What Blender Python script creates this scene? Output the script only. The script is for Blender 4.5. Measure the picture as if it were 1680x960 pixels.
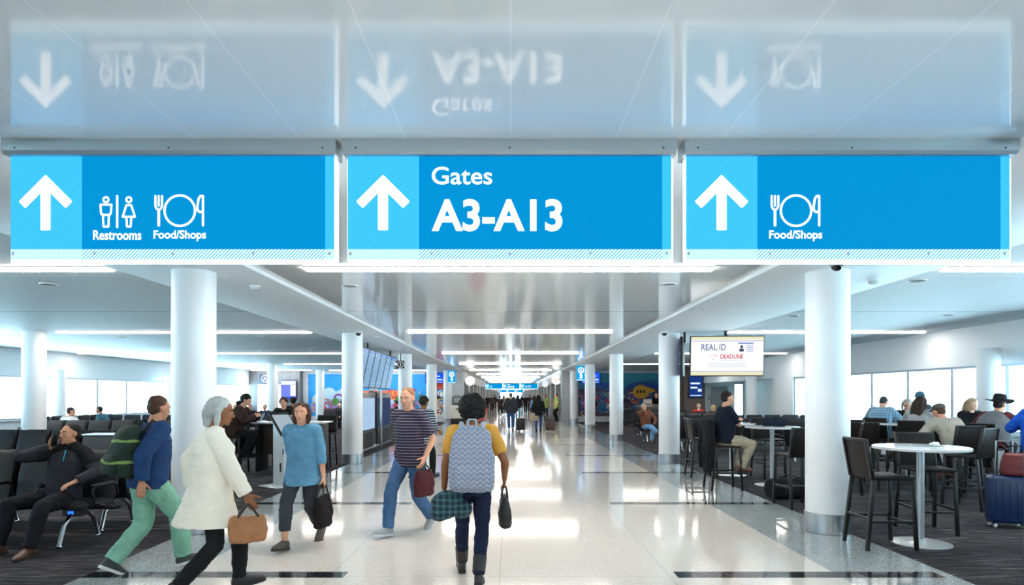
import bpy, bmesh, math, random
from math import sin, cos, pi, radians as R
from mathutils import Vector, Matrix, noise
V = Vector
for o in list(bpy.data.objects):
    bpy.data.objects.remove(o)
S = bpy.context.scene
C = S.collection
rnd = random.Random(7)

# ---------------------------------------------------------------- camera, world, exposure
FPX, CX, CY, EYE = 1020.0, 838.0, 649.0, 1.63      # focal length in px, vanishing point, eye height
cam = bpy.data.cameras.new('camera'); camo = bpy.data.objects.new('camera', cam); C.objects.link(camo)
cam.sensor_width = 36; cam.lens = 36 * FPX / 1680
cam.shift_x = (840 - CX) / 1680; cam.shift_y = (CY - 480) / 1680
cam.clip_start = 0.05; cam.clip_end = 600
camo.location = (0, 0, EYE); camo.rotation_euler = (pi / 2, 0, 0)
S.camera = camo
S.view_settings.view_transform = 'Standard'; S.view_settings.look = 'None'
S.view_settings.exposure = 0.62; S.view_settings.gamma = 1.0; S.view_settings.use_curve_mapping = False
S.cycles.use_denoising = True
S.cycles.max_bounces = 8; S.cycles.diffuse_bounces = 5; S.cycles.glossy_bounces = 4
S.cycles.transparent_max_bounces = 8; S.cycles.sample_clamp_indirect = 6
S.cycles.caustics_reflective = False; S.cycles.caustics_refractive = False
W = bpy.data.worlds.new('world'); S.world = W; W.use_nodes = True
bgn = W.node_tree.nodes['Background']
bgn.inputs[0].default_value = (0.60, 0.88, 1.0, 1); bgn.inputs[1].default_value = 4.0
_nt = W.node_tree                                   # overcast sky above, lower half brightened to light the ceilings from below
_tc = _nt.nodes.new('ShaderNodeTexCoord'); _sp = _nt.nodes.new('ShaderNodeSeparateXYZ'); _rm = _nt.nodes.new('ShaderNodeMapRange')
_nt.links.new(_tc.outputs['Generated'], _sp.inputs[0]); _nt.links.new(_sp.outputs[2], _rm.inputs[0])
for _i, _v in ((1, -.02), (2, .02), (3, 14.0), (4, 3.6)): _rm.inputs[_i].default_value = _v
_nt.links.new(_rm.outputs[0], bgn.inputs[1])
STRIP_POWER = 29.0

def fl(x, y):            # floor point seen at a pixel
    d = FPX * EYE / (y - CY); return ((x - CX) * d / FPX, d)
def xx(x, d): return (x - CX) * d / FPX
def zz(y, d): return EYE + (CY - y) * d / FPX

# ---------------------------------------------------------------- materials
def srgb(h):
    c = [int(h[i:i + 2], 16) / 255 for i in (0, 2, 4)]
    return tuple(x / 12.92 if x <= .04045 else ((x + .055) / 1.055) ** 2.4 for x in c) + (1,)

class E:                 # tiny expression wrapper around shader math nodes
    def __init__(s, nt, v): s.nt, s.v = nt, v
    def op(s, o, b=None, c=None):
        n = s.nt.nodes.new('ShaderNodeMath'); n.operation = o
        for i, q in enumerate((s, b, c)):
            if q is None: continue
            q = q.v if isinstance(q, E) else q
            if isinstance(q, (int, float)): n.inputs[i].default_value = q
            else: s.nt.links.new(q, n.inputs[i])
        return E(s.nt, n.outputs[0])
    def __add__(s, b): return s.op('ADD', b)
    def __sub__(s, b): return s.op('SUBTRACT', b)
    def __mul__(s, b): return s.op('MULTIPLY', b)
    def __lt__(s, b): return s.op('LESS_THAN', b)
    def __gt__(s, b): return s.op('GREATER_THAN', b)
    def fmod(s, b): return s.op('FLOORED_MODULO', b)
    def abs(s): return s.op('ABSOLUTE')
    def mx(s, b): return s.op('MAXIMUM', b)
    def line(s, period, w, off=0.0): return (s + (off + w / 2)).fmod(period) < w

def nodes(name):
    m = bpy.data.materials.new(name); m.use_nodes = True
    nt = m.node_tree; b = nt.nodes['Principled BSDF']
    return m, nt, b
def coords(nt, scale=None):
    t = nt.nodes.new('ShaderNodeTexCoord'); out = t.outputs['Object']
    if scale:
        mp = nt.nodes.new('ShaderNodeMapping'); mp.inputs['Scale'].default_value = scale
        nt.links.new(out, mp.inputs['Vector']); out = mp.outputs['Vector']
    return out
def xyz(nt):
    s = nt.nodes.new('ShaderNodeSeparateXYZ'); nt.links.new(coords(nt), s.inputs[0])
    return [E(nt, s.outputs[i]) for i in range(3)]
def mixc(nt, fac, a, b):
    n = nt.nodes.new('ShaderNodeMix'); n.data_type = 'RGBA'
    for sock, q in ((n.inputs[0], fac), (n.inputs[6], a), (n.inputs[7], b)):
        q = q.v if isinstance(q, E) else q
        if isinstance(q, (int, float, tuple)): sock.default_value = q
        else: nt.links.new(q, sock)
    return n.outputs[2]
def noisetex(nt, scale, detail=2, vec=None, rough=.5):
    n = nt.nodes.new('ShaderNodeTexNoise'); n.inputs['Scale'].default_value = scale
    n.inputs['Detail'].default_value = detail; n.inputs['Roughness'].default_value = rough
    nt.links.new(vec if vec is not None else coords(nt), n.inputs['Vector'])
    return n.outputs['Fac']
def ramp(nt, fac, stops):
    n = nt.nodes.new('ShaderNodeValToRGB'); el = n.color_ramp.elements
    while len(el) < len(stops): el.new(.5)
    for e, (p, c) in zip(el, stops): e.position = p; e.color = c
    nt.links.new(fac.v if isinstance(fac, E) else fac, n.inputs[0]); return n.outputs[0]
def bump(nt, b, h, strength, dist=.01):
    n = nt.nodes.new('ShaderNodeBump'); n.inputs['Strength'].default_value = strength; n.inputs['Distance'].default_value = dist
    nt.links.new(h.v if isinstance(h, E) else h, n.inputs['Height']); nt.links.new(n.outputs[0], b.inputs['Normal'])
_mc = {}
def mat(hexcol, rough=.5, metal=0., bmp=None, spec=.5, coat=0., vary=0.):
    k = (hexcol, rough, metal, bmp, spec, coat, vary)
    if k in _mc: return _mc[k]
    m, nt, b = nodes('m_' + hexcol)
    b.inputs['Base Color'].default_value = srgb(hexcol); b.inputs['Roughness'].default_value = rough
    b.inputs['Metallic'].default_value = metal; b.inputs['Specular IOR Level'].default_value = spec
    if coat: b.inputs['Coat Weight'].default_value = coat; b.inputs['Coat Roughness'].default_value = .08
    if vary:
        c = srgb(hexcol); f = noisetex(nt, 9, 3)
        lo = tuple(x * (1 - vary) for x in c[:3]) + (1,); hi = tuple(min(1, x * (1 + vary)) for x in c[:3]) + (1,)
        nt.links.new(ramp(nt, f, [(.3, lo), (.7, hi)]), b.inputs['Base Color'])
    if bmp: bump(nt, b, noisetex(nt, bmp[0], 3), bmp[1])
    _mc[k] = m; return m
def cloth(h): return mat(h, .85, 0, (60, .25), .25, 0, .14)
def emit(hexcol, k=1.0):
    key = ('e', hexcol, k)
    if key in _mc: return _mc[key]
    m, nt, b = nodes('glow_' + hexcol)
    b.inputs['Base Color'].default_value = (.0, .0, .0, 1); b.inputs['Roughness'].default_value = .6; b.inputs['Specular IOR Level'].default_value = .03
    b.inputs['Emission Color'].default_value = srgb(hexcol); b.inputs['Emission Strength'].default_value = k
    _mc[key] = m; return m
def stripe_cloth(h1, h2, period, duty, axis=2, plaid=False):
    m, nt, b = nodes('striped_' + h1); a = xyz(nt)
    wob = (E(nt, noisetex(nt, 5, 2)) - .5) * (period * .5)
    f = (a[axis] + wob).line(period, period * duty)
    if plaid:
        g = a[0].line(period, period * duty); f = (f + g) * .5
    nt.links.new(mixc(nt, f, srgb(h1), srgb(h2)), b.inputs['Base Color']); b.inputs['Roughness'].default_value = .85
    bump(nt, b, noisetex(nt, 60, 3), .2); return m
def hatch_sign(h1, h2, period, duty, k=1.0):
    m, nt, b = nodes('hatch_' + h1); x, y, z = xyz(nt)
    f = (x - z).line(period, period * duty)
    nt.links.new(mixc(nt, f, srgb(h1), srgb(h2)), b.inputs['Emission Color']); b.inputs['Emission Strength'].default_value = k
    b.inputs['Base Color'].default_value = (.0, .0, .0, 1); b.inputs['Roughness'].default_value = .6; b.inputs['Specular IOR Level'].default_value = .03
    return m

STEEL = mat('b9bcc0', .28, 1.0); CHROME = mat('d6d9dc', .15, 1.0); ALU = mat('a9b3b8', .42, .75)
BLACK = mat('0a0a0c', .45); DKFRAME = mat('0e0d0e', .38); WHITE = mat('e8eaec', .35)
SEATDK = mat('15161a', .5, 0, (120, .1), .35)
SKIN = {'light': mat('d9a184', .55, 0, None, .35, 0, .06), 'tan': mat('b98568', .55, 0, None, .35, 0, .06),
        'brown': mat('8a5a3c', .55, 0, None, .35, 0, .06), 'pale': mat('e6bba2', .55, 0, None, .35, 0, .06)}
def glass_mat():
    m = bpy.data.materials.new('window_glass'); m.use_nodes = True; nt = m.node_tree
    for n in list(nt.nodes): nt.nodes.remove(n)
    o = nt.nodes.new('ShaderNodeOutputMaterial'); mx = nt.nodes.new('ShaderNodeMixShader')
    t = nt.nodes.new('ShaderNodeBsdfTransparent'); t.inputs[0].default_value = (.95, .98, 1, 1)
    g = nt.nodes.new('ShaderNodeBsdfGlossy'); g.inputs['Roughness'].default_value = .02
    mx.inputs[0].default_value = .06
    nt.links.new(t.outputs[0], mx.inputs[1]); nt.links.new(g.outputs[0], mx.inputs[2]); nt.links.new(mx.outputs[0], o.inputs[0])
    return m
GLASS = glass_mat()

# ---------------------------------------------------------------- mesh helpers
def frame_from(d):
    d = d.normalized(); a = V((0, 0, 1)) if abs(d.z) < .9 else V((1, 0, 0))
    x = d.cross(a).normalized(); return x, x.cross(d).normalized()

class MB:
    def __init__(s): s.bm = bmesh.new(); s.mi = 0
    def _mark(s):
        if s.mi:
            for f in s.bm.faces:
                f.tag = True
    def _fin(s):
        if s.mi:
            for f in s.bm.faces:
                if not f.tag: f.material_index = s.mi
    def _rings(s, rings, caps=True, close=False):
        bm = s.bm; vs = [[bm.verts.new(p) for p in r] for r in rings]; n = len(vs[0]); fs = []
        rng = range(len(vs)) if close else range(len(vs) - 1)
        for i in rng:
            a, b = vs[i], vs[(i + 1) % len(vs)]
            for j in range(n):
                k = (j + 1) % n; fs.append(bm.faces.new((a[j], a[k], b[k], b[j])))
        if caps and not close:
            fs.append(bm.faces.new(list(reversed(vs[0])))); fs.append(bm.faces.new(vs[-1]))
        for f in fs: f.material_index = s.mi
        return s
    def tube(s, pts, rads, n=12, round_=True, close=False, flat=1.0):
        pts = [V(p) for p in pts]
        if not hasattr(rads, '__len__'): rads = [rads] * len(pts)
        P, Q = list(pts), list(rads)
        if round_ and not close:
            d0 = (P[0] - P[1]).normalized(); d1 = (P[-1] - P[-2]).normalized(); a, b = P[0], P[-1]; ra, rb = Q[0], Q[-1]
            P = [a + d0 * ra * .95, a + d0 * ra * .7] + P + [b + d1 * rb * .7, b + d1 * rb * .95]
            Q = [ra * .3, ra * .71] + Q + [rb * .71, rb * .3]
        rings = []; x = None
        for i, p in enumerate(P):
            if close: t = P[(i + 1) % len(P)] - P[i - 1]
            elif i == 0: t = P[1] - P[0]
            elif i == len(P) - 1: t = P[-1] - P[-2]
            else: t = (P[i + 1] - p).normalized() + (p - P[i - 1]).normalized()
            t = t.normalized()
            if x is None: x, y = frame_from(t)
            else:
                x = (x - t * x.dot(t)).normalized()
            y = t.cross(x).normalized()
            rings.append([p + (x * cos(2 * pi * j / n) + y * sin(2 * pi * j / n) * flat) * Q[i] for j in range(n)])
        return s._rings(rings, True, close)
    def ell(s, c, r, M=None, n=16, m=10):
        c = V(c); M = M or Matrix.Identity(3); rings = []
        for i in range(m + 1):
            ph = pi * (i + .001 if i == 0 else (i - .001 if i == m else i)) / m
            rings.append([c + M @ V((r[0] * sin(ph) * cos(2 * pi * j / n), r[1] * sin(ph) * sin(2 * pi * j / n), -r[2] * cos(ph))) for j in range(n)])
        return s._rings(rings)
    def loft(s, secs, n=20, e=2.0, caps=True):   # secs: (centre, ax, ay)
        rings = []
        for c, ax, ay in secs:
            r = []
            for j in range(n):
                t = 2 * pi * j / n; cc, ss = cos(t), sin(t)
                r.append(V(c) + V(ax) * (math.copysign(abs(cc) ** (2 / e), cc)) + V(ay) * (math.copysign(abs(ss) ** (2 / e), ss)))
            rings.append(r)
        return s._rings(rings, caps)
    def box(s, c, size, bev=0., M=None, seg=2):
        s._mark()
        ret = bmesh.ops.create_cube(s.bm, size=1.0); vs = ret['verts']
        T = Matrix.Translation(V(c)) @ ((M.to_4x4()) if M else Matrix.Identity(4)) @ Matrix.Diagonal((*size, 1))
        bmesh.ops.transform(s.bm, matrix=T, verts=vs)
        if bev:
            es = list({e for v in vs for e in v.link_edges})
            bmesh.ops.bevel(s.bm, geom=es, offset=bev, segments=seg, affect='EDGES', profile=.5)
        s._fin(); return s
    def b2(s, x0, x1, y0, y1, z0, z1, bev=0.):
        return s.box(((x0 + x1) / 2, (y0 + y1) / 2, (z0 + z1) / 2), (abs(x1 - x0), abs(y1 - y0), abs(z1 - z0)), bev)
    def bar(s, a, b, w, h=None, bev=0.):          # square bar between two points
        a, b = V(a), V(b); d = (b - a); L = d.length; d.normalize()
        up = V((0, 1, 0)) if abs(d.y) < .9 else V((0, 0, 1))
        x = up.cross(d).normalized(); y = d.cross(x)
        M = Matrix((x, y, d)).transposed()
        return s.box((a + b) / 2, (w, h or w, L), bev, M)
    def lathe(s, prof, n=32, c=(0, 0, 0)):
        c = V(c); rings = [[c + V((r * cos(2 * pi * j / n), r * sin(2 * pi * j / n), z)) for j in range(n)] for r, z in prof]
        return s._rings(rings)
    def poly(s, pts):
        f = s.bm.faces.new([s.bm.verts.new(V(p)) for p in pts]); f.material_index = s.mi; return s
    def prism(s, pts, d):                          # planar polygon extruded by vector d
        d = V(d); a = [s.bm.verts.new(V(p)) for p in pts]; b = [s.bm.verts.new(V(p) + d) for p in pts]; n = len(a); fs = []
        fs.append(s.bm.faces.new(a)); fs.append(s.bm.faces.new(list(reversed(b))))
        for i in range(n):
            fs.append(s.bm.faces.new((a[i], b[i], b[(i + 1) % n], a[(i + 1) % n])))
        for f in fs: f.material_index = s.mi
        return s
    def mesh(s, name, mats, smooth=True, fixn=True):
        if fixn: bmesh.ops.recalc_face_normals(s.bm, faces=s.bm.faces)
        me = bpy.data.meshes.new(name); s.bm.to_mesh(me); s.bm.free()
        for m in (mats if isinstance(mats, (list, tuple)) else [mats]): me.materials.append(m)
        if smooth and len(me.polygons):
            me.polygons.foreach_set('use_smooth', [True] * len(me.polygons)); me.set_sharp_from_angle(angle=R(38))
        return me
    def build(s, name, mats, parent=None, loc=None, rotz=0., smooth=True, fixn=True):
        o = bpy.data.objects.new(name, s.mesh(name, mats, smooth, fixn)); C.objects.link(o)
        if parent: o.parent = parent
        if loc: o.location = loc
        if rotz: o.rotation_euler.z = rotz
        return o
    def remesh(s, name, mats, parent, vox, smooth=2, fold=0., seed=0, fs=(7, 7, 4)):
        bmesh.ops.recalc_face_normals(s.bm, faces=s.bm.faces)
        me = bpy.data.meshes.new('tmp'); s.bm.to_mesh(me); s.bm.free()
        t = bpy.data.objects.new('tmp', me); C.objects.link(t)
        md = t.modifiers.new('r', 'REMESH'); md.mode = 'VOXEL'; md.voxel_size = vox
        if smooth:
            sm = t.modifiers.new('s', 'SMOOTH'); sm.iterations = smooth; sm.factor = .5
        dg = bpy.context.evaluated_depsgraph_get()
        out = bpy.data.meshes.new_from_object(t.evaluated_get(dg)); out.name = name
        bpy.data.objects.remove(t); bpy.data.meshes.remove(me)
        out.materials.clear()
        for m in (mats if isinstance(mats, (list, tuple)) else [mats]): out.materials.append(m)
        if fold:
            nv = len(out.vertices); co = [0.] * (nv * 3); no = [0.] * (nv * 3)
            out.vertices.foreach_get('co', co); out.vertices.foreach_get('normal', no)
            for i in range(nv):
                p = V((co[3 * i] * fs[0] + seed, co[3 * i + 1] * fs[1], co[3 * i + 2] * fs[2]))
                q = p + V((noise.noise(p * .7), noise.noise(p * .7 + V((9, 0, 0))), 0)) * .9
                a = (noise.noise(q * 1.0) + .5 * noise.noise(q * 2.3)) * fold
                for k in range(3): co[3 * i + k] += no[3 * i + k] * a
            out.vertices.foreach_set('co', co)
        out.polygons.foreach_set('use_smooth', [True] * len(out.polygons)); out.update()
        o = bpy.data.objects.new(name, out); C.objects.link(o)
        if parent: o.parent = parent
        return o

def thing(name, label, cat, loc=(0, 0, 0), rotz=0., group=None):
    o = bpy.data.objects.new(name, None); C.objects.link(o); o.empty_display_size = .1
    o.location = loc if len(loc) == 3 else (loc[0], loc[1], 0); o.rotation_euler.z = rotz
    o['label'] = label; o['category'] = cat
    if group: o['group'] = group
    return o
def tag(o, label, cat, group=None):
    o['label'] = label; o['category'] = cat
    if group: o['group'] = group
    return o
def struct(o): o['kind'] = 'structure'; return o
def dup(root, loc, rotz, label, group=None):
    r = root.copy(); C.objects.link(r); r.location = loc if len(loc) == 3 else (loc[0], loc[1], 0); r.rotation_euler.z = rotz
    r['label'] = label
    if group: r['group'] = group
    for ch in list(root.children):
        c = ch.copy(); C.objects.link(c); c.parent = r
        for g in list(ch.children):
            d = g.copy(); C.objects.link(d); d.parent = c
    return r
def wp(root, p):            # local point of a thing in world space
    a = root.rotation_euler.z; p = V(p); q = V((p.x * cos(a) - p.y * sin(a), p.x * sin(a) + p.y * cos(a), p.z)); return q + root.location
def textmb(mb, s, x0, x1, z0, z1, y, bold=0., depth=.003):
    """lettering that fills the rectangle x0..x1, z0..z1 on a face looking towards -y"""
    cu = bpy.data.curves.new('t', 'FONT'); cu.body = s; cu.size = 1; cu.offset = bold; cu.resolution_u = 4
    t = bpy.data.objects.new('t', cu); C.objects.link(t)
    dg = bpy.context.evaluated_depsgraph_get(); me = bpy.data.meshes.new_from_object(t.evaluated_get(dg))
    bpy.data.objects.remove(t); bpy.data.curves.remove(cu)
    xs = [v.co.x for v in me.vertices]; ys = [v.co.y for v in me.vertices]
    ax, bx, ay, by = min(xs), max(xs), min(ys), max(ys)
    vs = [mb.bm.verts.new((x0 + (v.co.x - ax) / (bx - ax) * (x1 - x0), y, z0 + (v.co.y - ay) / (by - ay) * (z1 - z0))) for v in me.vertices]
    for p in me.polygons:
        try:
            f = mb.bm.faces.new([vs[i] for i in p.vertices]); f.material_index = mb.mi
        except ValueError: pass
    bpy.data.meshes.remove(me); return mb
def stroke(mb, pts, w, y, closed=False):   # round-capped flat line on a face looking towards -y; pts are (x, z)
    pts = [V((p[0], y, p[1])) for p in pts]; n = len(pts)
    for i in range(n if closed else n - 1):
        a, b = pts[i], pts[(i + 1) % n]; d = b - a
        if d.length < 1e-6: continue
        d.normalize(); s = V((-d.z, 0, d.x)) * (w / 2)
        mb.poly([a + s, a - s, b - s, b + s])
    for p in pts: disc(mb, (p.x, p.z), w / 2, y, 10)
    return mb
def disc(mb, c, r, y, n=28, rz=None):
    return mb.poly([V((c[0] + r * cos(2 * pi * k / n), y, c[1] + (rz or r) * sin(2 * pi * k / n))) for k in range(n)])
def annulus(mb, c, r, w, y, n=24, rz=None):
    k = (rz or r) / r; P = lambda q, j: V((c[0] + q * cos(2 * pi * j / n), y, c[1] + q * k * sin(2 * pi * j / n)))
    for j in range(n): mb.poly([P(r - w / 2, j), P(r + w / 2, j), P(r + w / 2, j + 1), P(r - w / 2, j + 1)])
    return mb
def spiral(mb, c, r, w, y):
    P = lambda q, d: V((c[0] + (r * (1 - q / 14) + d) * cos(q * .8), y, c[1] + (r * (1 - q / 14) + d) * sin(q * .8)))
    for q in range(12): mb.poly([P(q, -w / 2), P(q, w / 2), P(q + 1, w / 2), P(q + 1, -w / 2)])
    return mb
def ring2(mb, c, r, w, y, n=32, rz=None):
    k = (rz or r) / r
    return stroke(mb, [(c[0] + r * cos(2 * pi * j / n), c[1] + r * k * sin(2 * pi * j / n)) for j in range(n)], w, y, True)
# ---------------------------------------------------------------- the setting
ZC, ZS = 3.165, 3.115            # ceiling, soffit
XL, XR = -16.0, 10.3             # window walls
BAY = 7.48; XCOL = 3.81; YF = 38.6; YB = -16.0
def floor_mat(kind):
    m, nt, b = nodes('terrazzo_' + kind); x, y, z = xyz(nt)
    vor = nt.nodes.new('ShaderNodeTexVoronoi'); vor.inputs['Scale'].default_value = 70 if kind == 'cream' else 105
    nt.links.new(coords(nt), vor.inputs['Vector'])
    sep = nt.nodes.new('ShaderNodeSeparateColor'); nt.links.new(vor.outputs['Color'], sep.inputs[0])
    if kind == 'cream':
        c = ramp(nt, sep.outputs[0], [(0, srgb('ccc6be')), (.5, srgb('d6d1ca')), (1, srgb('dcd8d2'))])
    else:
        c = ramp(nt, sep.outputs[0], [(0, srgb('747d80')), (.35, srgb('8f989a')), (.7, srgb('9ea6a8')), (1, srgb('c0c6c7'))])
    joint = y.line(1.87, .007, .02).mx(x.line(1.53, .006, .1))
    c = mixc(nt, joint * .45, c, srgb('6c6a68'))
    st = y.line(3.74, .19, -5.655 + 3.74) * (x.abs() > 1.5)
    dark = ramp(nt, sep.outputs[1], [(0, srgb('17191d')), (.9, srgb('2b2e33')), (1, srgb('70757a'))])
    if kind != 'cream': st = st * (x.abs() < 3.9)
    c = mixc(nt, st, c, dark)
    nt.links.new(c, b.inputs['Base Color'])
    r = noisetex(nt, 3, 3)
    nt.links.new(((E(nt, r) * .07) + .05).v, b.inputs['Roughness'])
    b.inputs['Specular IOR Level'].default_value = .36
    bump(nt, b, noisetex(nt, 2.2, 2), .02, .05)
    return m
def carpet_mat():
    m, nt, b = nodes('carpet')
    f = noisetex(nt, 1, 4, coords(nt, (2.2, 42, 1)), .65); g = noisetex(nt, 1, 2, coords(nt, (.5, 2.0, 1)))
    f = E(nt, f) + (E(nt, g) - .5) * .25
    c = ramp(nt, f, [(.30, srgb('1d1c20')), (.44, srgb('2d2b2f')), (.50, srgb('3d3838')), (.56, srgb('363c46')), (.62, srgb('645c58')), (.70, srgb('7c848e'))])
    nt.links.new(c, b.inputs['Base Color']); b.inputs['Roughness'].default_value = .95; b.inputs['Specular IOR Level'].default_value = .1
    bump(nt, b, f, .5, .01); return m
def ceiling_gloss():
    m, nt, b = nodes('ceiling_panel'); x, y, z = xyz(nt)
    seam = x.line(.63, .010, 0).mx((y + 100.0).line(3.74, .012, .35))
    dk = y.line(100.0, .05, -11.4)
    c = mixc(nt, seam, srgb('f1f3f3'), srgb('fdfdfd')); c = mixc(nt, dk * .8, c, srgb('4b4f52'))  # seams coloured paler, standing in for their lit edges
    nt.links.new(c, b.inputs['Base Color']); b.inputs['Roughness'].default_value = .085
    b.inputs['Specular IOR Level'].default_value = .8; b.inputs['IOR'].default_value = 1.52
    h = E(nt, noisetex(nt, 1, 2, coords(nt, (3.2, 1.1, 1)))) + seam * .15
    bump(nt, b, h, .014, .03); return m
def ceiling_tile():
    m, nt, b = nodes('ceiling_tile'); x, y, z = xyz(nt)
    seam = x.line(.61, .010, .2).mx((y + 100.0).line(3.74, .010, .3))
    dk = y.line(100.0, .05, -11.4)
    c = mixc(nt, seam * .35, srgb('dfe8ea'), srgb('87949a')); c = mixc(nt, dk * .7, c, srgb('3f4a50'))
    nt.links.new(c, b.inputs['Base Color']); b.inputs['Roughness'].default_value = .6
    return m
GYP = mat('eceff0', .55); WALLW = mat('d3dbdf', .6); SILVER = mat('a7aeb2', .5, .15)
MB().b2(-2.97, 2.97, YB, 176, -.2, 0).build('floor', floor_mat('cream')); struct(bpy.data.objects['floor'])
gt = floor_mat('grey')
for n, a, b_ in (('trim_1', -3.85, -2.97), ('trim_2', 2.97, 4.0)):
    struct(MB().b2(a, b_, YB, YF, -.2, 0).build(n, gt))
cp = carpet_mat()
struct(MB().b2(XL - .3, -3.85, YB, YF, -.2, 0).build('floor_left', cp))
struct(MB().b2(4.0, 13.2, YB, YF, -.2, 0).build('floor_right', cp))
struct(MB().b2(-3.05, 3.05, YB, 176, ZC, ZC + .2).build('ceiling', ceiling_gloss()))
ct = ceiling_tile()
struct(MB().b2(XL - .2, -4.7, YB, YF, ZC, ZC + .2).build('ceiling_left', ct))
struct(MB().b2(5.05, 12.9, YB, YF, ZC, ZC + .2).build('ceiling_right', ct))
for n, a, b_ in (('ceiling_soffit_left', -4.66, -3.05), ('ceiling_soffit_right', 3.05, 5.01)):
    struct(MB().b2(a, b_, YB, YF, ZS, ZS + .25, .008).build(n, GYP))
# window walls: low wall, header, windows one by one
def wall_run(name, X, y0, y1, side, sill, head):
    t = .25 * side
    struct(MB().b2(X, X + t, y0, y1, 0, sill).b2(X, X + t, y0, y1, head, ZC + .1).b2(X - .05 * side, X + t, y0, y1, sill - .04, sill).build(name, WALLW))
wall_run('wall_left', XL, YB, YF, -1, .84, 2.27)
wall_run('wall_right', XR, YB, 22.7, 1, .84, 2.29)
FR = mat('aebcc6', .4, .5); nwin = 0
def window(X, y0, y1, side, z0, z1):
    global nwin; nwin += 1
    x0, x1 = X + .06 * side, X + .14 * side; w = .05
    mb = MB()
    for a, b_, c, d in ((y0, y0 + w, z0 + w, z1 - w), (y1 - w, y1, z0 + w, z1 - w), (y0, y1, z0, z0 + w), (y0, y1, z1 - w, z1)):
        mb.b2(x0, x1, a, b_, c, d)
    o = struct(mb.build('window_%d' % nwin, FR))
    MB().b2((x0 + x1) / 2 - .006, (x0 + x1) / 2 + .006, y0 + w, y1 - w, z0 + w, z1 - w).build('window_pane', GLASS, o)
y = 2.2 - 1.83 * 8
while y < YF - 1.9: window(XL, y, y + 1.83, -1, .84, 2.27); y += 1.83
y = -1.6 - 1.62 * 7
while y < 22.0: window(XR, y, y + 1.62, 1, .84, 2.29); y += 1.62
# right alcove with door, window and sign panel beyond the window run
struct(MB().b2(XR, XR + .25, 22.7, YF, 2.29, ZC + .1).build('wall_right_header', WALLW))
struct(MB().b2(XR, XR + .25, 22.7, 24.4, 0, 2.29).b2(XR + .25, 13.0, 24.3, 24.4, 0, 2.29).build('wall_right_pier', WALLW))
struct(MB().b2(13.0, 13.2, 24.3, 34.2, 0, 2.7).b2(XR + .26, 13.0, 24.42, 33.98, 2.6, 2.7).build('wall_right_alcove', mat('d3e0e3', .6)))
struct(MB().b2(9.3, 10.4, 33.3, 33.5, 0, ZC).b2(10.2, 10.4, 33.3, YF, 0, ZC).b2(9.3, 9.5, 33.3, YF, 0, ZC).build('wall_wood', mat('5d5450', .5, 0, (14, .2), .4, 0, .12)))
struct(MB().b2(10.4, 12.2, 34.0, 34.2, 0, ZC).b2(12.2, 12.75, 34.0, 34.2, 2.3, ZC).b2(12.75, 13.2, 34.0, 34.2, 0, ZC).build('wall_right_end', mat('c6d6da', .6)))
o = struct(MB().b2(12.2, 12.25, 34.02, 34.1, .05, 2.25).b2(12.7, 12.75, 34.02, 34.1, .05, 2.25).b2(12.2, 12.75, 34.02, 34.1, 2.25, 2.3).b2(12.2, 12.75, 34.02, 34.1, 0, .05).build('window_90', FR))
MB().b2(12.25, 12.7, 34.055, 34.065, .05, 2.25).build('window_pane', GLASS, o)
dr = struct(MB().b2(10.95, 11.85, 33.96, 34.0, 0, 2.12, .01).build('door_1', mat('7f8a8f', .45, .2)))
MB().tube([(11.75, 33.93, .95), (11.75, 33.93, 1.15)], .015).build('door_handle', STEEL, dr)
# end walls of the two hold rooms
struct(MB().b2(3.2, 9.4, YF, YF + .2, 0, ZC).build('wall_far_right', mat('c9d2d6', .6)))
struct(MB().b2(-12.9, -3.0, YF, YF + .2, 0, ZC).build('wall_far_left', mat('c9d0d4', .6)))
mb = MB()
for i in range(6):
    a = -16 + i * .5
    mb.b2(a, a + .49, YF - .6, YF - .5, 2.3, ZC)
    if i in (0, 4, 5): mb.b2(a, a + .49, YF - .6, YF - .5, 0, 2.3)
mb.b2(-13.0, -12.9, YF - .6, YF, 0, ZC)
struct(mb.build('wall_gate_panelling', mat('67696d', .45, .3, None, .5, 0, .1)))
struct(MB().b2(-15.6, -13.9, YF + 1.0, YF + 1.1, 0, 2.4).b2(-16, -13, YF - .5, YF + 1.1, 2.4, 2.5).build('wall_gate_doorway', mat('a3978a', .6)))
# concourse beyond the hold rooms: metal piers and dark shop openings
for side, nm in ((-1, 'wall_left_shops'), (1, 'wall_right_shops')):
    X = (3.0 if side < 0 else 3.2) * side; mb = MB(); y = YF + .2; k = 0
    for z in (0, .78, 1.56, 2.34):
        mb.b2(X - .02 * side, X + (.7 if side > 0 else .62) * side, YF - .06, YF, z + .012, min(z + .77, ZC))
    while y < 170:
        mb.mi = 0; mb.b2(X, X + 1.7 * side, y, y + 1.3, 0, ZC)
        mb.mi = 1; mb.b2(X + 1.6 * side, X + 1.7 * side, y + 1.3, y + 5.4, 0, 2.7)
        mb.mi = 2; mb.b2(X, X + 1.7 * side, y + 1.3, y + 5.4, 2.55, ZC)
        mb.mi = 3; mb.b2(X + .9 * side, X + 1.4 * side, y + 2.0, y + 4.6, 0, 1.05)
        y += 5.4; k += 1
    struct(mb.build(nm, [SILVER, mat('2a2522', .6), mat('c3c8ca', .5), mat('8b6a52', .5)]))
struct(MB().b2(-4.8, -2.97, YF, 176, -.2, 0).build('floor_shops_left', gt)); struct(MB().b2(2.97, 5.0, YF, 176, -.2, 0).build('floor_shops_right', gt))
struct(MB().b2(-5.0, -2.9, 171, 171.2, 0, ZC).b2(2.9, 5.2, 171, 171.2, 0, ZC).b2(-2.9, 2.9, 171, 171.2, 2.9, ZC).build('wall_end', mat('dfe5e8', .6)))
mb = MB()
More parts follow.
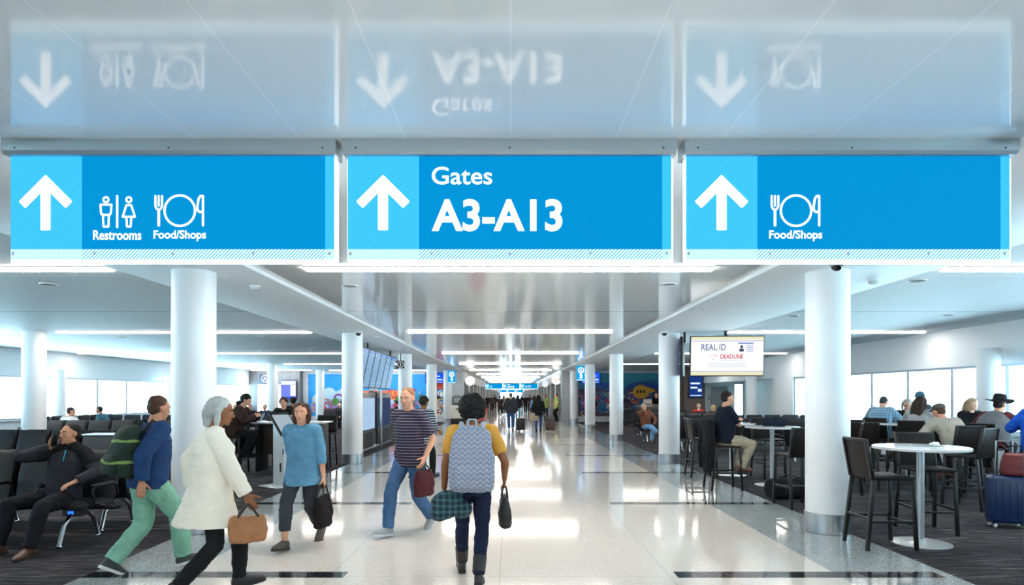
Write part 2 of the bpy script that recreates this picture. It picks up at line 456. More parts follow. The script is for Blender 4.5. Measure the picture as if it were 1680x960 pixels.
for k in range(5): mb.b2(-2.9 + 1.4375 * k, -2.85 + 1.4375 * k, 171.05, 171.13, .05, 2.85)
o = struct(mb.b2(-2.9, 2.9, 171.05, 171.13, 0, .05).b2(-2.9, 2.9, 171.05, 171.13, 2.85, 2.9).build('window_91', FR))
MB().b2(-2.85, 2.85, 171.085, 171.095, .05, 2.85).build('window_pane', GLASS, o)
struct(MB().b2(XL - .3, 12.9, YB - .2, YB, 0, ZC).build('wall_back_light_block', mat('e6e6e4', .6)))  # added out-of-view wall, blocks the bluish light from the open rear
# columns
def column(x, y, r=.245, collar=True, top=ZS):
    mb = MB(); mb.lathe([(r, 0), (r, top + .01)], 40)
    o = struct(mb.build('column', mat('eceff1', .42), None, (x, y, 0)))
    if collar:
        MB().lathe([(r + .004, 0.0), (r + .012, .004), (r + .012, .232), (r + .002, .236), (r - .01, .236)], 40).build('base_collar', STEEL, o)
for k in range(1, 6):
    for s in (-1, 1): column(s * XCOL, BAY * k)
for k in range(2, 6): column(-11.47, BAY * k, .245, True, ZC)
for (x, y, r) in ((-15.55, 21.4, .2), (-15.55, 28.3, .2), (9.95, 12.95, .21), (9.95, 25.7, .24)): column(x, y, r, False, 2.6 if x > 0 else 2.5)

# ---------------------------------------------------------------- ceiling fittings
GLOW = emit('fff4ea', STRIP_POWER); GLOWFAR = emit('fff4ea', STRIP_POWER * .85)
def strip_light(x0, x1, y, label, group):
    t = thing('ceiling_light', label, 'light', ((x0 + x1) / 2, y, ZC), 0, group); h = (x1 - x0) / 2
    MB().b2(-h, h, -.09, .09, -.012, 0.0, .003).build('housing', WHITE, t)
    MB().b2(-h + .01, h - .01, -.075, .075, -.034, -.012, .008).build('diffuser', GLOW if y < 42 else GLOWFAR, t)
ordn = ['nearest', 'second', 'third', 'fourth', 'fifth', 'sixth', 'seventh', 'eighth', 'ninth', 'tenth', 'eleventh', 'twelfth', 'thirteenth', 'fourteenth', 'fifteenth', 'sixteenth', 'seventeenth', 'eighteenth', 'nineteenth', 'twentieth']
for k in [1, 2, 3, 4, 5, 6, 7, 8, 9, 10, 11, 12, 13, 14, 15, 16, 17, 18, 19, 20, 0, -1]:
    strip_light(-2.48, 2.44, BAY * k, (ordn[k - 1] if k > 0 else ('overhead', 'rearmost')[-k]) + ' white strip light across the glossy walkway ceiling, counted from the big signs', 'strip lights over the walkway')
for k in [0, -1]:
    strip_light(-10.9, -4.8, BAY * k, ('', 'far ')[-k] + 'white strip light over the left seats behind the camera', 'strip lights over the left hold room, inner row')
    strip_light(5.2, 10.12, BAY * k, ('', 'far ')[-k] + 'white strip light over the right tables behind the camera', 'strip lights over the right hold room')
for k in range(1, 6):
    strip_light(-10.9, -4.8, BAY * k, ordn[k - 1] + ' long white strip light over the left seats, row beside the white columns', 'strip lights over the left hold room, inner row')
    if k > 1: strip_light(-15.6, -12.05, BAY * k, ordn[k - 2] + ' white strip light over the left seats, row nearest the window wall', 'strip lights over the left hold room, window row')
    if k < 5: strip_light(5.2, 9.95, BAY * k, ordn[k - 1] + ' white strip light over the bar tables and seats on the right', 'strip lights over the right hold room')
t = thing('ceiling_light', 'added white strip light to brighten the right alcove by the grey door', 'light', (11.6, 29.0, 2.6))  # extra lamp put in to lift the dark alcove
MB().b2(-.9, .9, -.08, .08, -.012, 0, .003).build('housing', WHITE, t); MB().b2(-.88, .88, -.07, .07, -.034, -.012, .008).build('diffuser', GLOW, t)
def downlight(x, y, z, label, dark='3a4146'):
    t = thing('ceiling_speaker', label, 'speaker', (x, y, z), 0, 'round ceiling fittings')
    MB().lathe([(.085, -.001), (.11, -.012), (.115, 0)], 28).build('rim', WHITE, t)
    MB().lathe([(.0, -.004), (.088, -.006), (.088, -.001), (.0, -.001)], 28).build('grille', mat(dark, .6), t)
for i, (px, py, z, lb) in enumerate((
        (80, 466, ZC, 'round ceiling speaker nearest the left edge, under the restroom sign'), (575, 469, ZC, 'round grille in the glossy ceiling left of the walkway, before the first strip'),
        (1097, 466, ZC, 'round grille in the glossy ceiling right of the walkway'), (1505, 460, ZC, 'round dark downlight right of the big column, the nearest one'),
        (1556, 517, ZC, 'small dark downlight farther back above the bar tables'), (1302, 518, ZC, 'small dark downlight just left of the big right column'),
        (200, 553, ZC, 'small round fitting behind the second strip light on the left'), (436, 552, ZC, 'small dark fitting between the left big column and the second column'), (513, 571, ZC, 'small dark fitting before the third strip on the left'))):
    d = (z - EYE) * FPX / (CY - py); downlight(xx(px, d), d, z, lb, '20262a' if i in (3, 4, 5) else '8d9a9f')
def detector(px, py, z, label):
    d = (z - EYE) * FPX / (CY - py + 3)
    t = thing('smoke_detector', label, 'smoke detector', (xx(px, d), d, z), 0, 'smoke detectors on the soffits')
    MB().lathe([(.075, 0), (.075, -.015), (.055, -.022), (.055, -.03)], 24).build('base', WHITE, t)
    mb = MB()
    for k in range(8): mb.box((.05 * cos(k * pi / 4), .05 * sin(k * pi / 4), -.04), (.02, .02, .03))
    mb.lathe([(.0, -.03), (.046, -.03), (.05, -.055), (.03, -.066), (0, -.068)], 20).build('sensing_chamber', mat('ced3d5', .4), t)
detector(418, 472, ZS, 'white smoke detector under the left soffit beside the big column')
detector(1433, 461, ZS, 'white smoke detector right of the big right column')
detector(618, 555, ZS, 'small white detector under the left soffit above the flight board')
def dome(x, y, label):
    t = thing('security_camera', label, 'security camera', (x, y, ZS), 0, 'dome cameras')
    MB().lathe([(.085, 0), (.085, -.03), (.07, -.045), (0, -.045)], 24).build('mount', mat('c9ced1', .35, .3), t)
    MB().ell((0, 0, -.045), (.062, .062, .06), None, 20, 12).build('lens_dome', mat('0c0d10', .08), t)
dome(xx(1373, 6.9), 6.9, 'dark dome camera hanging below the right blue sign, above the big column')
dome(xx(1090, 14.4), 14.4, 'small dark dome camera at the top of the second right column')
dome(xx(588, 14.4), 14.4, 'small dark dome camera at the top of the second left column')

# ---------------------------------------------------------------- overhead signs
BLUE1 = emit('0096dc', .66); TXT = emit('ffffff', 1.25); PALE = emit('bfeaff', .8); EDGE = emit('eaf8ff', 1.6)
HAT_A = hatch_sign('0d93dd', '52c4ee', .016, .42); HAT_B = hatch_sign('e4f8ff', '19a8e2', .022, .42)
K = 3.76 / FPX
def food_icon(mb, px, py, y):       # fork, plate and knife; px,py = plate centre
    w = 3.6 * K; A = lambda a, b: (px + a * K, py - b * K)
    ring2(mb, (px, py), 25 * K, w, y, 36)
    for t in (-40, -34.5, -29): stroke(mb, [A(t, -24), A(t, -8)], 3.2 * K, y)
    stroke(mb, [A(-40, -8), A(-38, -3), A(-34.5, -1), A(-31, -3), A(-29, -8)], 3.2 * K, y); stroke(mb, [A(-34.5, -1), A(-34.5, 24)], 4.2 * K, y)
    stroke(mb, [A(38, 24), A(38, -24), A(34, -24), A(31, -20), A(29, -8), A(29, -1), A(32, 2), A(38, 2)], w, y)
def man_icon(mb, px, py, y, woman=False):
    w = 3.2 * K; A = lambda a, b: (px + a * K, py - b * K)
    ring2(mb, A(0, -20), 4.2 * K, w, y, 20)
    if woman:
        stroke(mb, [A(-4, -11), A(4, -11), A(10, 8), A(4, 9), A(3, 24), A(-3, 24), A(-4, 9), A(-10, 8)], w, y, True)
        stroke(mb, [A(-6, 8), A(6, 8)], w, y)
    else:
        stroke(mb, [A(-9, -12), A(9, -12), A(8, 3), A(5, 4), A(4, 24), A(-4, 24), A(-5, 4), A(-8, 3)], w, y, True)
        stroke(mb, [A(-6, 5), A(6, 5)], w, y)
def arrow_icon(mb, px, tip, bot, y, dirx=0):
    L = (tip - bot) / K
    o = [(0, 3), (41, 44), (33, 52), (6, 25), (6, L - 2), (-6, L - 2), (-6, 25), (-33, 52), (-41, 44)]
    q = [(px + a * K, tip - b * K) for a, b in o]
    mb.poly([V((a, y, b)) for a, b in q]); stroke(mb, q, 4.5 * K, y, True)
def big_sign(cx, y, ztop, label, kind, group, texts, glow_side=1, detail=True):
    """ztop: top of the blue face. 528 x 172 photo pixels at the first row's distance"""
    w, h = 531 * K, 170 * K; x0 = -w / 2
    t = thing('overhead_sign', label, 'sign', (cx, y, ztop - h), 0, group)
    P = lambda a, b: (x0 + a * K, h - b * K)
    # lit acrylic slab and faces
    MB().b2(x0 - .004, -x0 + .012, .004, .06, -.018, h - .01, .004).build('edge_lit_panel', EDGE, t)
    mb = MB()
    def q(a0, b0, a1, b1, mi, yy=0.0):
        mb.mi = mi; p, r = P(a0, b0), P(a1, b1); mb.poly([V((p[0], yy, p[1])), V((p[0], yy, r[1])), V((r[0], yy, r[1])), V((r[0], yy, p[1]))])
    q(117, 0, 516, 153, 0); q(0, 0, 117, 153, 1); q(516, 0, 531, 153, 1); q(117, 153, 516, 170, 2); q(0, 153, 117, 170, 3); q(516, 153, 531, 170, 3)
    mb.build('sign_face', [BLUE1, HAT_A, HAT_B, PALE], t, fixn=False)
    mb = MB(); arrow_icon(mb, P(58, 0)[0], P(0, 31)[1], P(0, 122)[1], -.004); mb.build('arrow_symbol', TXT, t)
    if 'R' in kind:
        o = P(157, 92); mb = MB(); man_icon(mb, o[0], o[1], -.004); mb.build('man_symbol', TXT, t)
        mb = MB(); stroke(mb, [P(175.5, 66), P(175.5, 117)], 3.4 * K, -.004); mb.build('divider_symbol', TXT, t)
        mb = MB(); man_icon(mb, P(194.5, 92)[0], P(194.5, 92)[1], -.004, True); mb.build('woman_symbol', TXT, t)
    if 'F' in kind:
        dx = 98 if kind == 'RF' else 0; o = P(180 + dx, 90); mb = MB(); food_icon(mb, o[0], o[1], -.004); mb.build('food_symbol', TXT, t)
    for s, a0, b0, a1, b1, bold in texts:
        p, r = P(a0, b0), P(a1, b1); textmb(MB(), s, p[0], r[0], r[1], p[1], -.004, bold).build('lettering', TXT, t, fixn=False)
    zc = ZC - (ztop - h) - .001; hz = h - .002
    mb = MB(); a, b_ = x0 - .02, -x0 + .02; H = .095
    prof = [(-.03, hz), (-.045, hz + .02), (-.045, hz + H), (.11, hz + H), (.11, hz)]
    mb.prism([V((a, u, v)) for u, v in prof], (b_ - a, 0, 0)); mb.build('housing', ALU, t, smooth=False)
    if zc > hz + H + .01:
        for sx in (-.35, .35): MB().b2(sx * w - .02, sx * w + .02, .02, .06, hz + H, zc).build('hanger', ALU, t)
    if detail:
        for fx in (.03, .5, .97): MB().ell((x0 + fx * w, -.045, hz + .035), (.006, .004, .006), None, 10, 6).build('screw', mat('3a4348', .4, .6), t)
        for fx in (.008, .26, .5, .75, .985): MB().ell((x0 + fx * w, -.001, h - 160 * K), (.009, .006, .009), None, 12, 6).build('standoff_cap', STEEL, t)
    return t
ZT = zz(256, 3.76)
big_sign(xx(283, 3.76), 3.76, ZT, 'large blue sign with restroom and food symbols beside a white up arrow', 'RF', 'blue signs above the near walkway',
         [('Restrooms', 136, 122, 215, 138, .02), ('Food/Shops', 235, 122, 321, 140, .02)])
big_sign(xx(836, 3.76), 3.76, ZT, 'large blue sign reading Gates A3-A13 in the middle', 'G', 'blue signs above the near walkway',
         [('Gates', 138, 18, 237, 47, .01), ('A3-A13', 138, 71, 352, 124, .028)])
big_sign(xx(1391, 3.76), 3.76, ZT, 'large blue sign with only the food symbol beside a white up arrow', 'F', 'blue signs above the near walkway',
         [('Food/Shops', 136, 122, 223, 140, .02)])
for i, (px, kd, lb, tx) in enumerate(((810.5, 'R', 'distant blue sign with restroom symbol, left of the far row of three', []), (839, 'G', 'distant blue sign with gate lettering, middle of the far row of three', [('Gates', 138, 18, 237, 47, .01), ('A5-A13', 138, 71, 352, 124, .028)]),
                                  (868, 'RF', 'distant blue sign with symbols, right of the far row of three', []))):
    big_sign(xx(px, 71.7), 71.7, zz(629.5, 71.7), lb, kd, 'distant blue signs across the walkway', tx, 1, False)
for i, (px, kd, lb) in enumerate(((824.5, 'R', 'farthest blue sign beyond the first distant row, left one'), (838, 'G', 'farthest blue sign beyond the first distant row, middle one'), (851.5, 'F', 'farthest blue sign beyond the first distant row, right one'))):
    big_sign(xx(px, 150), 150, 3.0, lb, kd, 'farthest blue signs', [], 1, False)
def gate_sign(x, y, num, label):
    t = thing('gate_sign', label, 'sign', (x, y, ZS - .74), 0, 'hanging gate number signs')
    MB().b2(-.225, .225, 0, .07, 0, .735, .006).build('sign_box', emit('1089c4', 1.0), t)
    mb = MB(); ring2(mb, (0, .51), .135, .04, -.004, 28); textmb(mb, 'A', -.075, .075, .435, .585, -.004, .03); mb.build('gate_letter', TXT, t)
    textmb(MB(), num, -.07, .07, .10, .33, -.004, .05).build('gate_number', TXT, t)
    MB().b2(-.225, .225, -.003, 0, 0, .05).build('lit_strip', PALE, t)
gate_sign(3.5, 31, '3', 'blue hanging gate sign with number 3 on the right side')
gate_sign(-3.52, 37.0, '4', 'blue hanging gate sign with number 4 on the left side')
def shop_sign(px, py, r_, d, side, label, txt=None):
    x, z = xx(px, d), zz(py, d)
    t = thing('shop_sign', label, 'sign', (x, d, z), 0, 'round shop signs along the walkway')
    mb = MB(); n = 32
    mb.prism([V((r_ * cos(2 * pi * k / n), 0, r_ * sin(2 * pi * k / n))) for k in range(n)], (0, .1, 0)); mb.build('lit_disc', emit('f4f6f6', 1.0), t)
    MB().tube([(r_ * .9 * side, .05, 0), (max(.1, 3.2 - abs(x)) * side, .05, 0)], .03, 8, False).build('bracket', BLACK, t)
    if txt:
        if txt == 'line':
            mb = MB(); stroke(mb, [(-.6 * r_, .0), (-.3 * r_, .06 * r_), (0, -.05 * r_), (.3 * r_, .06 * r_), (.6 * r_, 0)], .05, -.004); mb.build('logo', emit('d98a5a', .9), t)
        else:
            mb = MB(); ring2(mb, (0, 0), r_ * .82, .05, -.004); stroke(mb, [(-.5 * r_, -.2 * r_), (-.2 * r_, .25 * r_), (.25 * r_, .25 * r_), (.5 * r_, -.2 * r_)], .06, -.004); mb.build('logo', emit('7a9cc0', .9), t)
shop_sign(771, 625, .31, 41, -1, 'plain white round shop sign on the left of the walkway')
shop_sign(913, 623, .32, 41, 1, 'white round shop sign with an orange mark on the right', 'line')
shop_sign(894.7, 630, .29, 54, 1, 'smaller round shop sign with a blue outline, behind the orange-marked one', 'ring')
# ---------------------------------------------------------------- furniture
STOOLBACK = mat('1a1513', .5, 0, (80, .08), .25)
def bar_stool(label, x, y, rot, group):
    t = thing('bar_stool', label, 'stool', (x, y, 0), R(rot), group)
    MB().b2(-.225, .225, -.215, .225, .735, .775, .012).build('seat', STOOLBACK, t)
    mb = MB(); M = Matrix.Rotation(R(9), 3, 'X')
    mb.box((0, -.25, .955), (.45, .022, .40), .008, M)
    mb.build('backrest', STOOLBACK, t)
    for sx in (-1, 1):
        MB().bar((sx * .212, -.218, .74), (sx * .212, -.292, 1.16), .032, .04, .005).build('back_post', DKFRAME, t)
    MB().bar((-.225, -.29, 1.158), (.225, -.29, 1.158), .03, .03, .005).build('back_rail', DKFRAME, t)
    for sx in (-1, 1):
        MB().bar((sx * .205, .205, .74), (sx * .222, .235, 0), .036, .036, .004).build('leg', DKFRAME, t)
        MB().bar((sx * .205, -.205, .76), (sx * .225, -.285, 0), .036, .036, .004).build('leg', DKFRAME, t)
    z = .27
    MB().bar((-.21, .222, z), (.21, .222, z), .022, .03, .003).build('footrest', DKFRAME, t)
    for sx in (-1, 1): MB().bar((sx * .217, -.25, z + .03), (sx * .217, .222, z + .03), .02, .028, .003).build('stretcher', DKFRAME, t)
    MB().bar((-.21, -.25, z + .06), (.21, -.25, z + .06), .02, .028, .003).build('stretcher', DKFRAME, t)
    return t
def round_table(label, x, y, r=.47, group='round white bar tables'):
    t = thing('bar_table', label, 'table', (x, y, 0), 0, group)
    MB().lathe([(0, 1.035), (r - .01, 1.035), (r, 1.04), (r, 1.062), (r - .006, 1.068), (0, 1.068)], 56).build('tabletop', mat('f1f3f4', .12, 0, None, .6), t)
    MB().lathe([(.0, .015), (.038, .015), (.038, 1.036), (0, 1.036)], 24).build('post', mat('c8ced2', .3, .6), t)
    MB().lathe([(0, 0), (.30, 0), (.30, .008), (.26, .016), (.05, .024), (.05, .05), (0, .05)], 48).build('base', mat('d9dee0', .25, .5), t)
    return t
GST = 'bar stools on the right'
protoS = bar_stool('black bar stool with its back to the big right column, at the nearest round table', 4.02, 6.74, -90, GST)
def stool(x, y, rot, label, group=GST): return dup(protoS, (x, y), R(rot), label, group)
round_table('round white bar table nearest the camera, beside the big right column', 4.52, 6.86)
stool(4.98, 7.45, 172, 'bar stool facing the camera on the far side of the nearest round table')
stool(6.62, 9.0, 28, 'bar stool with its back to the camera and legs splayed, right of the nearest table')
stool(4.20, 9.15, 4, 'bar stool seen from behind, half hidden by the big right column')
stool(3.72, 10.85, -90, 'bar stool the man in the navy shirt sits on')
stool(3.86, 12.55, -90, 'bar stool directly behind the sitting navy-shirt man, by the second column')
stool(5.12, 12.35, 188, 'bar stool facing the camera behind the table with the backpack')
stool(5.55, 10.4, 60, 'bar stool right of the table with the backpack, hidden partly by the big column')
round_table('round white bar table in front of the man in the navy shirt, carrying a backpack', 4.75, 11.3)
round_table('round white bar table one row behind the backpack table, by the second column', 4.52, 12.75)
round_table('round white bar table at the window where the woman with long hair sits', 7.95, 12.45, .55)
round_table('round white bar table where the man in the black hat leans', 8.5, 10.95, .55)
stool(7.0, 9.75, 0, 'bar stool under the man in the grey cap'); stool(7.55, 11.55, -52, 'bar stool under the woman with long brown hair')
stool(7.68, 12.95, -48, 'bar stool under the man in the checked shirt'); stool(7.95, 10.35, -60, 'bar stool under the man in the black hat')
stool(7.85, 9.2, -30, 'bar stool under the man in the bright blue shirt'); stool(6.75, 12.1, -50, 'empty bar stool left of the long-haired woman, back turned to the camera')
stool(7.4, 10.75, -15, 'empty bar stool between the grey cap and the black hat')
stool(6.2, 11.0, -20, 'empty bar stool behind the cap man, towards the column side'); stool(8.72, 11.85, 178, 'bar stool under the woman with the laptop')
stool(8.4, 13.28, 165, 'bar stool under the woman with glasses by the window')
# ---- gate seating: seats on a beam are one thing
def seat_row(n, x, y, rot, label, group, detailed=True):
    """front edge faces local -y; x,y is the middle of the row"""
    t = thing('beam_seating', label, 'seats', (x, y, 0), R(rot), group); p = .60; w = p * n
    MB().b2(-w / 2 - .14, w / 2 + .14, -.03, .05, .36, .41, .008).build('beam', mat('2a2b2e', .35, .6), t)
    for i in range(n):
        cx = -w / 2 + p * (i + .5)
        mb = MB(); secs = []
        for (yy, zz_, th) in ((-.27, .425, .02), (-.25, .44, .045), (-.05, .43, .05), (.16, .42, .045), (.2, .425, .03)):
            secs.append((V((cx, yy, zz_)), V((.265, 0, 0)), V((0, 0, th))))
        mb.loft(secs, 20, 5); mb.build('seat', SEATDK, t)
        mb = MB(); secs = []
        for (yy, zz_, th, hw) in ((.19, .42, .025, .25), (.215, .5, .045, .265), (.26, .72, .05, .268), (.315, .95, .042, .262), (.325, .985, .015, .245)):
            secs.append((V((cx, yy, zz_)), V((hw, 0, 0)), V((0, th, 0))))
        mb.loft(secs, 20, 5); mb.build('backrest', SEATDK, t)
    for i in range(n + 1):
        cx = -w / 2 + p * i
        mb = MB(); mb.tube([(cx, .2, .50), (cx, .17, .62), (cx, .1, .645), (cx, -.2, .635), (cx, -.235, .60), (cx, -.2, .46), (cx, -.02, .40)], .014, 8)
        mb.b2(cx - .028, cx + .028, -.22, .12, .64, .665, .01); mb.build('armrest', BLACK, t)
    for sx in ([-w / 2 + .3, w / 2 - .3] if n < 5 else [-w / 2 + .3, 0, w / 2 - .3]):
        for sy in (-1, 1):
            MB().tube([(sx, .01, .36), (sx, sy * .12, .33), (sx, sy * .24, .22), (sx, sy * .31, .03), (sx, sy * .315, .012)], [.026, .026, .024, .022, .03], 10).build('leg', CHROME, t)
    return t
GSL = 'black beam seating in the left hold room'; GSR = 'black beam seating in the right hold room'
near = seat_row(6, -6.32, 6.95, 0, 'front row of black seats on the left where the man on the phone sits', GSL)
mb = MB(); mb.b2(-.10, .10, -.14, -.02, .30, .40, .01); o = mb.build('power_box', mat('3a3d42', .4), near); o.location = (1.5, 0, 0)
mb = MB(); mb.b2(-.03, .03, -.145, -.138, .33, .36); o2 = mb.build('blue_indicator', emit('2a6cff', 1.2), near); o2.location = (1.5, 0, 0)
def row(x, y, rot, label, group): return dup(near6, (x, y), R(rot), label, group)
near6 = seat_row(6, -6.4, 7.75, 180, 'row of black seats back to back with the front left row', GSL)
row(-8.0, 11.3, 0, 'second row of black seats on the left, facing the camera behind the phone man', GSL)
row(-8.0, 12.1, 180, 'left seat row backing onto the second facing row', GSL)
row(-10.35, 15.8, 0, 'third facing row of left seats, near the far-left slim column', GSL)
row(-10.35, 16.6, 180, 'left seat row backing onto the third facing row', GSL)
row(-11.7, 20.4, 0, 'fourth facing row of left seats, behind the woman with curly hair', GSL)
row(-10.2, 25.0, 0, 'fifth facing row of left seats, before the mural', GSL)
row(-7.5, 30.5, 0, 'last row of left seats, right in front of the mural', GSL)
row(-14.6, 13.0, -90, 'row of seats along the left windows, its end seat in profile', GSL)
row(-14.6, 20.5, -90, 'farther row of seats along the left windows', GSL)
row(6.6, 18.0, 180, 'right seat row nearest the second column, backs to the camera', GSR)
row(6.6, 18.8, 0, 'right seat row backing onto the nearest row by the second column', GSR)
row(6.3, 22.1, 0, 'right seat row where the man in jeans sits', GSR)
row(6.8, 25.6, 180, 'right seat row two behind the man in jeans, backs turned', GSR)
row(6.5, 29.0, 0, 'farthest right seat row before the colourful mural', GSR)
row(8.5, 15.6, 180, 'right seat row by the windows, nearest of the window rows', GSR)
row(8.4, 21.0, 180, 'right seat row by the windows, behind the red-shirt man side', GSR)
# ---- left high table
t = thing('high_table', 'long white-topped high table on the left behind the kiosk', 'table', (-4.75, 13.55, 0))
MB().b2(-.78, .78, -.34, .34, 1.03, 1.065, .008).build('tabletop', mat('eff1f2', .15), t)
MB().b2(-.70, -.64, -.28, .28, 0, 1.03, .004).build('end_panel', DKFRAME, t); MB().b2(.64, .70, -.28, .28, 0, 1.03, .004).build('end_panel', DKFRAME, t)
MB().b2(-.64, .64, -.02, .02, .35, 1.0, .004).build('modesty_panel', mat('35302d', .5), t)
stool(-5.85, 13.1, -90, 'bar stool under the man in the brown sweater', 'bar stools on the left'); stool(-5.2, 14.4, 180, 'bar stool under the curly-haired woman in black', 'bar stools on the left')
stool(-4.3, 14.3, 180, 'empty bar stool at the right end of the left high table', 'bar stools on the left')
# low dark service wall behind the walkers
t = thing('counter', 'long dark counter with a thin steel edge behind the left walkers', 'counter', (-5.6, 9.9, 0))
MB().b2(-1.1, .8, -.16, .16, 0, 1.0, .006).build('body', mat('221f1f', .5), t); MB().b2(-1.12, .82, -.18, .18, 1.0, 1.025, .004).build('top_edge', STEEL, t)
# ---- kiosk
kx, ky = fl(462, 797)
t = thing('information_kiosk', 'silver self-service kiosk with a tilted screen behind the woman in blue', 'kiosk', (kx, ky, 0), R(54))
MB().b2(-.30, .30, -.30, .26, 0, .02, .005).build('base_plate', mat('dfe3e5', .3, .3), t)
mb = MB(); mb.prism([V((-.06, a, b)) for a, b in ((-.14, .02), (.17, .02), (.17, 1.2), (.1, 1.27), (-.24, .93), (-.17, .86))], (.38, 0, 0)); mb.build('body', mat('cfd6da', .35, .2), t, smooth=False)
M = Matrix.Rotation(R(-45), 3, 'X')
MB().box((0, -.085, 1.115), (.40, .035, .56), .01, M).build('screen_frame', BLACK, t)
MB().box((0, -.100, 1.131), (.33, .012, .42), .002, M).build('screen', emit('aebfcb', .6), t)
MB().box((.0, -.147, .62), (.16, .01, .10), .003).build('card_reader', BLACK, t); MB().box((-.12, -.147, .35), (.03, .01, .16), .003).build('vent_slot', BLACK, t)
# ---- flight board
def board_mat():
    m, nt, b = nodes('flight_board'); x, y, z = xyz(nt)
    f = z.line(.062, .026, 0); g = E(nt, noisetex(nt, 1, 2, coords(nt, (1, 24, 16)))) > .44
    c = mixc(nt, f * g * .75, srgb('8ab8da'), srgb('35608f')); c = mixc(nt, z > 1.0, c, srgb('5f92d4'))
    nt.links.new(c, b.inputs['Emission Color']); b.inputs['Emission Strength'].default_value = .62
    b.inputs['Base Color'].default_value = (.02, .02, .03, 1); b.inputs['Roughness'].default_value = .25; return m
BM_ = board_mat()
t = thing('flight_board', 'long flight information board of six tall tilted screens on the left', 'flight board', (-4.20, 16.7, 1.84))
tilt = .22
for i in range(6):
    y0 = i * .82
    mb = MB(); mb.prism([V((.0, y0, 0)), V((tilt, y0, 1.1)), V((tilt - .09, y0, 1.12)), V((-.09, y0, .02))], (0, .80, 0)); p_ = mb.build('display_housing', BLACK, t, smooth=False)
    mb = MB(); mb.prism([V((.002, y0 + .045, .03)), V((tilt + .001, y0 + .045, 1.07)), V((tilt + .007, y0 + .045, 1.07)), V((.008, y0 + .045, .03))], (0, .71, 0)); mb.build('screen', BM_, p_, smooth=False)
for yy in (.8, 4.1): MB().b2(tilt - .08, tilt - .03, yy, yy + .05, 1.1, ZS - 1.84).build('hanger', BLACK, t)
def info_sign(x, y, label, z=2.58):
    t = thing('information_sign', label, 'sign', (x, y, z), 0, 'information symbols on the flight board ends')
    MB().b2(-.13, .13, 0, .04, 0, .27, .004).build('plate', mat('10151c', .4), t)
    mb = MB(); ring2(mb, (0, .135), .10, .016, -.003, 28); mb.build('ring_symbol', emit('cfd8dc', .9), t)
    mb = MB(); mb.poly([V((-.014, -.003, .075)), V((.014, -.003, .075)), V((.014, -.003, .15)), V((-.014, -.003, .15))]); disc(mb, (0, .178), .017, -.003, 14); mb.build('letter_symbol', emit('cfd8dc', .9), t)
    MB().b2(-.015, .015, .01, .03, .27, ZS - z).build('hanger', BLACK, t)
info_sign(-4.15, 16.55, 'dark square information sign at the near end of the flight board')
info_sign(-3.86, 21.75, 'dark square information sign at the far end of the flight board')
# ---- directory displays under the board
def directory(y0, y1, label, scr, txt=None):
    t = thing('directory_display', label, 'display', (-4.25, (y0 + y1) / 2, 0), 0, 'directory displays under the flight board'); h = (y1 - y0) / 2
    MB().b2(-.12, .0, -h, h, .52, 1.72, .012).build('housing', mat('1f2630', .35), t)
    MB().b2(0, .006, -h + .12, h - .12, .62, 1.55).build('screen', scr, t)
    MB().b2(-.14, .06, -h + .1, h - .1, 0, .06, .01).build('base', STEEL, t); MB().b2(-.1, -.03, -h + .2, h - .2, .05, .55).build('pedestal', BLACK, t)
    return t
def map_mat():
    m, nt, b = nodes('map_screen'); f = noisetex(nt, 14, 4)
    nt.links.new(ramp(nt, f, [(.42, srgb('8fb6dc')), (.52, srgb('b9d4ea')), (.6, srgb('7fa6cf'))]), b.inputs['Emission Color']); b.inputs['Emission Strength'].default_value = .65
    b.inputs['Base Color'].default_value = (.02, .02, .03, 1); return m
directory(16.9, 19.5, 'directory display showing a pale blue map', map_mat())
dd = directory(19.8, 22.0, 'dark blue directory display beside the map, behind the striped man', emit('2b3a5c', .7))
MB().tube([(-4.1, 19.65, 0), (-4.1, 19.65, 1.78)], .035, 14).build('steel_post', STEEL, None); tag(bpy.data.objects['steel_post'], 'slim steel post between the two directory displays', 'post')
# ---- TV with the REAL ID notice
t = thing('ceiling_monitor', 'large white screen reading REAL ID deadline, hung by the second right column', 'monitor', (4.94, 14.2, 2.07), R(-4))
TL = Matrix.Rotation(R(4), 3, 'X')
hw, hh = .83, .46
MB().box((0, .04, .46), (hw * 2, .07, hh * 2), .008, TL).build('frame', BLACK, t)
def on(p): return TL @ V((p[0], 0, p[1] - .46)) + V((0, .003, .46))
scr = thing('x', '', '')
bpy.data.objects.remove(scr)
sc = bpy.data.objects.new('screen', None)
mb = MB(); mb.b2(-hw + .02, hw - .02, 0, .006, .02, .9); scr = mb.build('screen', emit('fbfcff', .72), t); scr.location = (0, 0, 0)
bpy.data.objects.remove(sc)
scr.matrix_local = Matrix.Translation((0, .0, .46)) @ TL.to_4x4() @ Matrix.Translation((0, -.003, -.46))
def dec(name, col, fn):
    mb = MB(); fn(mb); o = mb.build(name, emit(col, .62), scr, fixn=False)
    return o
RQ = lambda mb, a, b, c, d: mb.poly([V((a, -.003, c)), V((a, -.003, d)), V((b, -.003, d)), V((b, -.003, c))])
dec('yellow_band', 'f3f0c8', lambda m: RQ(m, -hw + .02, hw - .02, .83, .9)); dec('yellow_band', 'f3f0c8', lambda m: RQ(m, -hw + .02, hw - .02, .02, .1))
dec('blue_line', '5a63c8', lambda m: RQ(m, -hw + .02, hw - .02, .80, .812)); dec('blue_line', '5a63c8', lambda m: RQ(m, -hw + .02, hw - .02, .108, .12))
dec('lettering', '63779f', lambda m: textmb(m, 'REAL ID', -.58, -.03, .595, .735, -.003, .012))
dec('divider_line', 'd8a8b0', lambda m: RQ(m, .09, .094, .56, .78)); dec('lettering', 'd83a52', lambda m: textmb(m, 'DEADLINE', -.15, .36, .40, .50, -.003, .02))
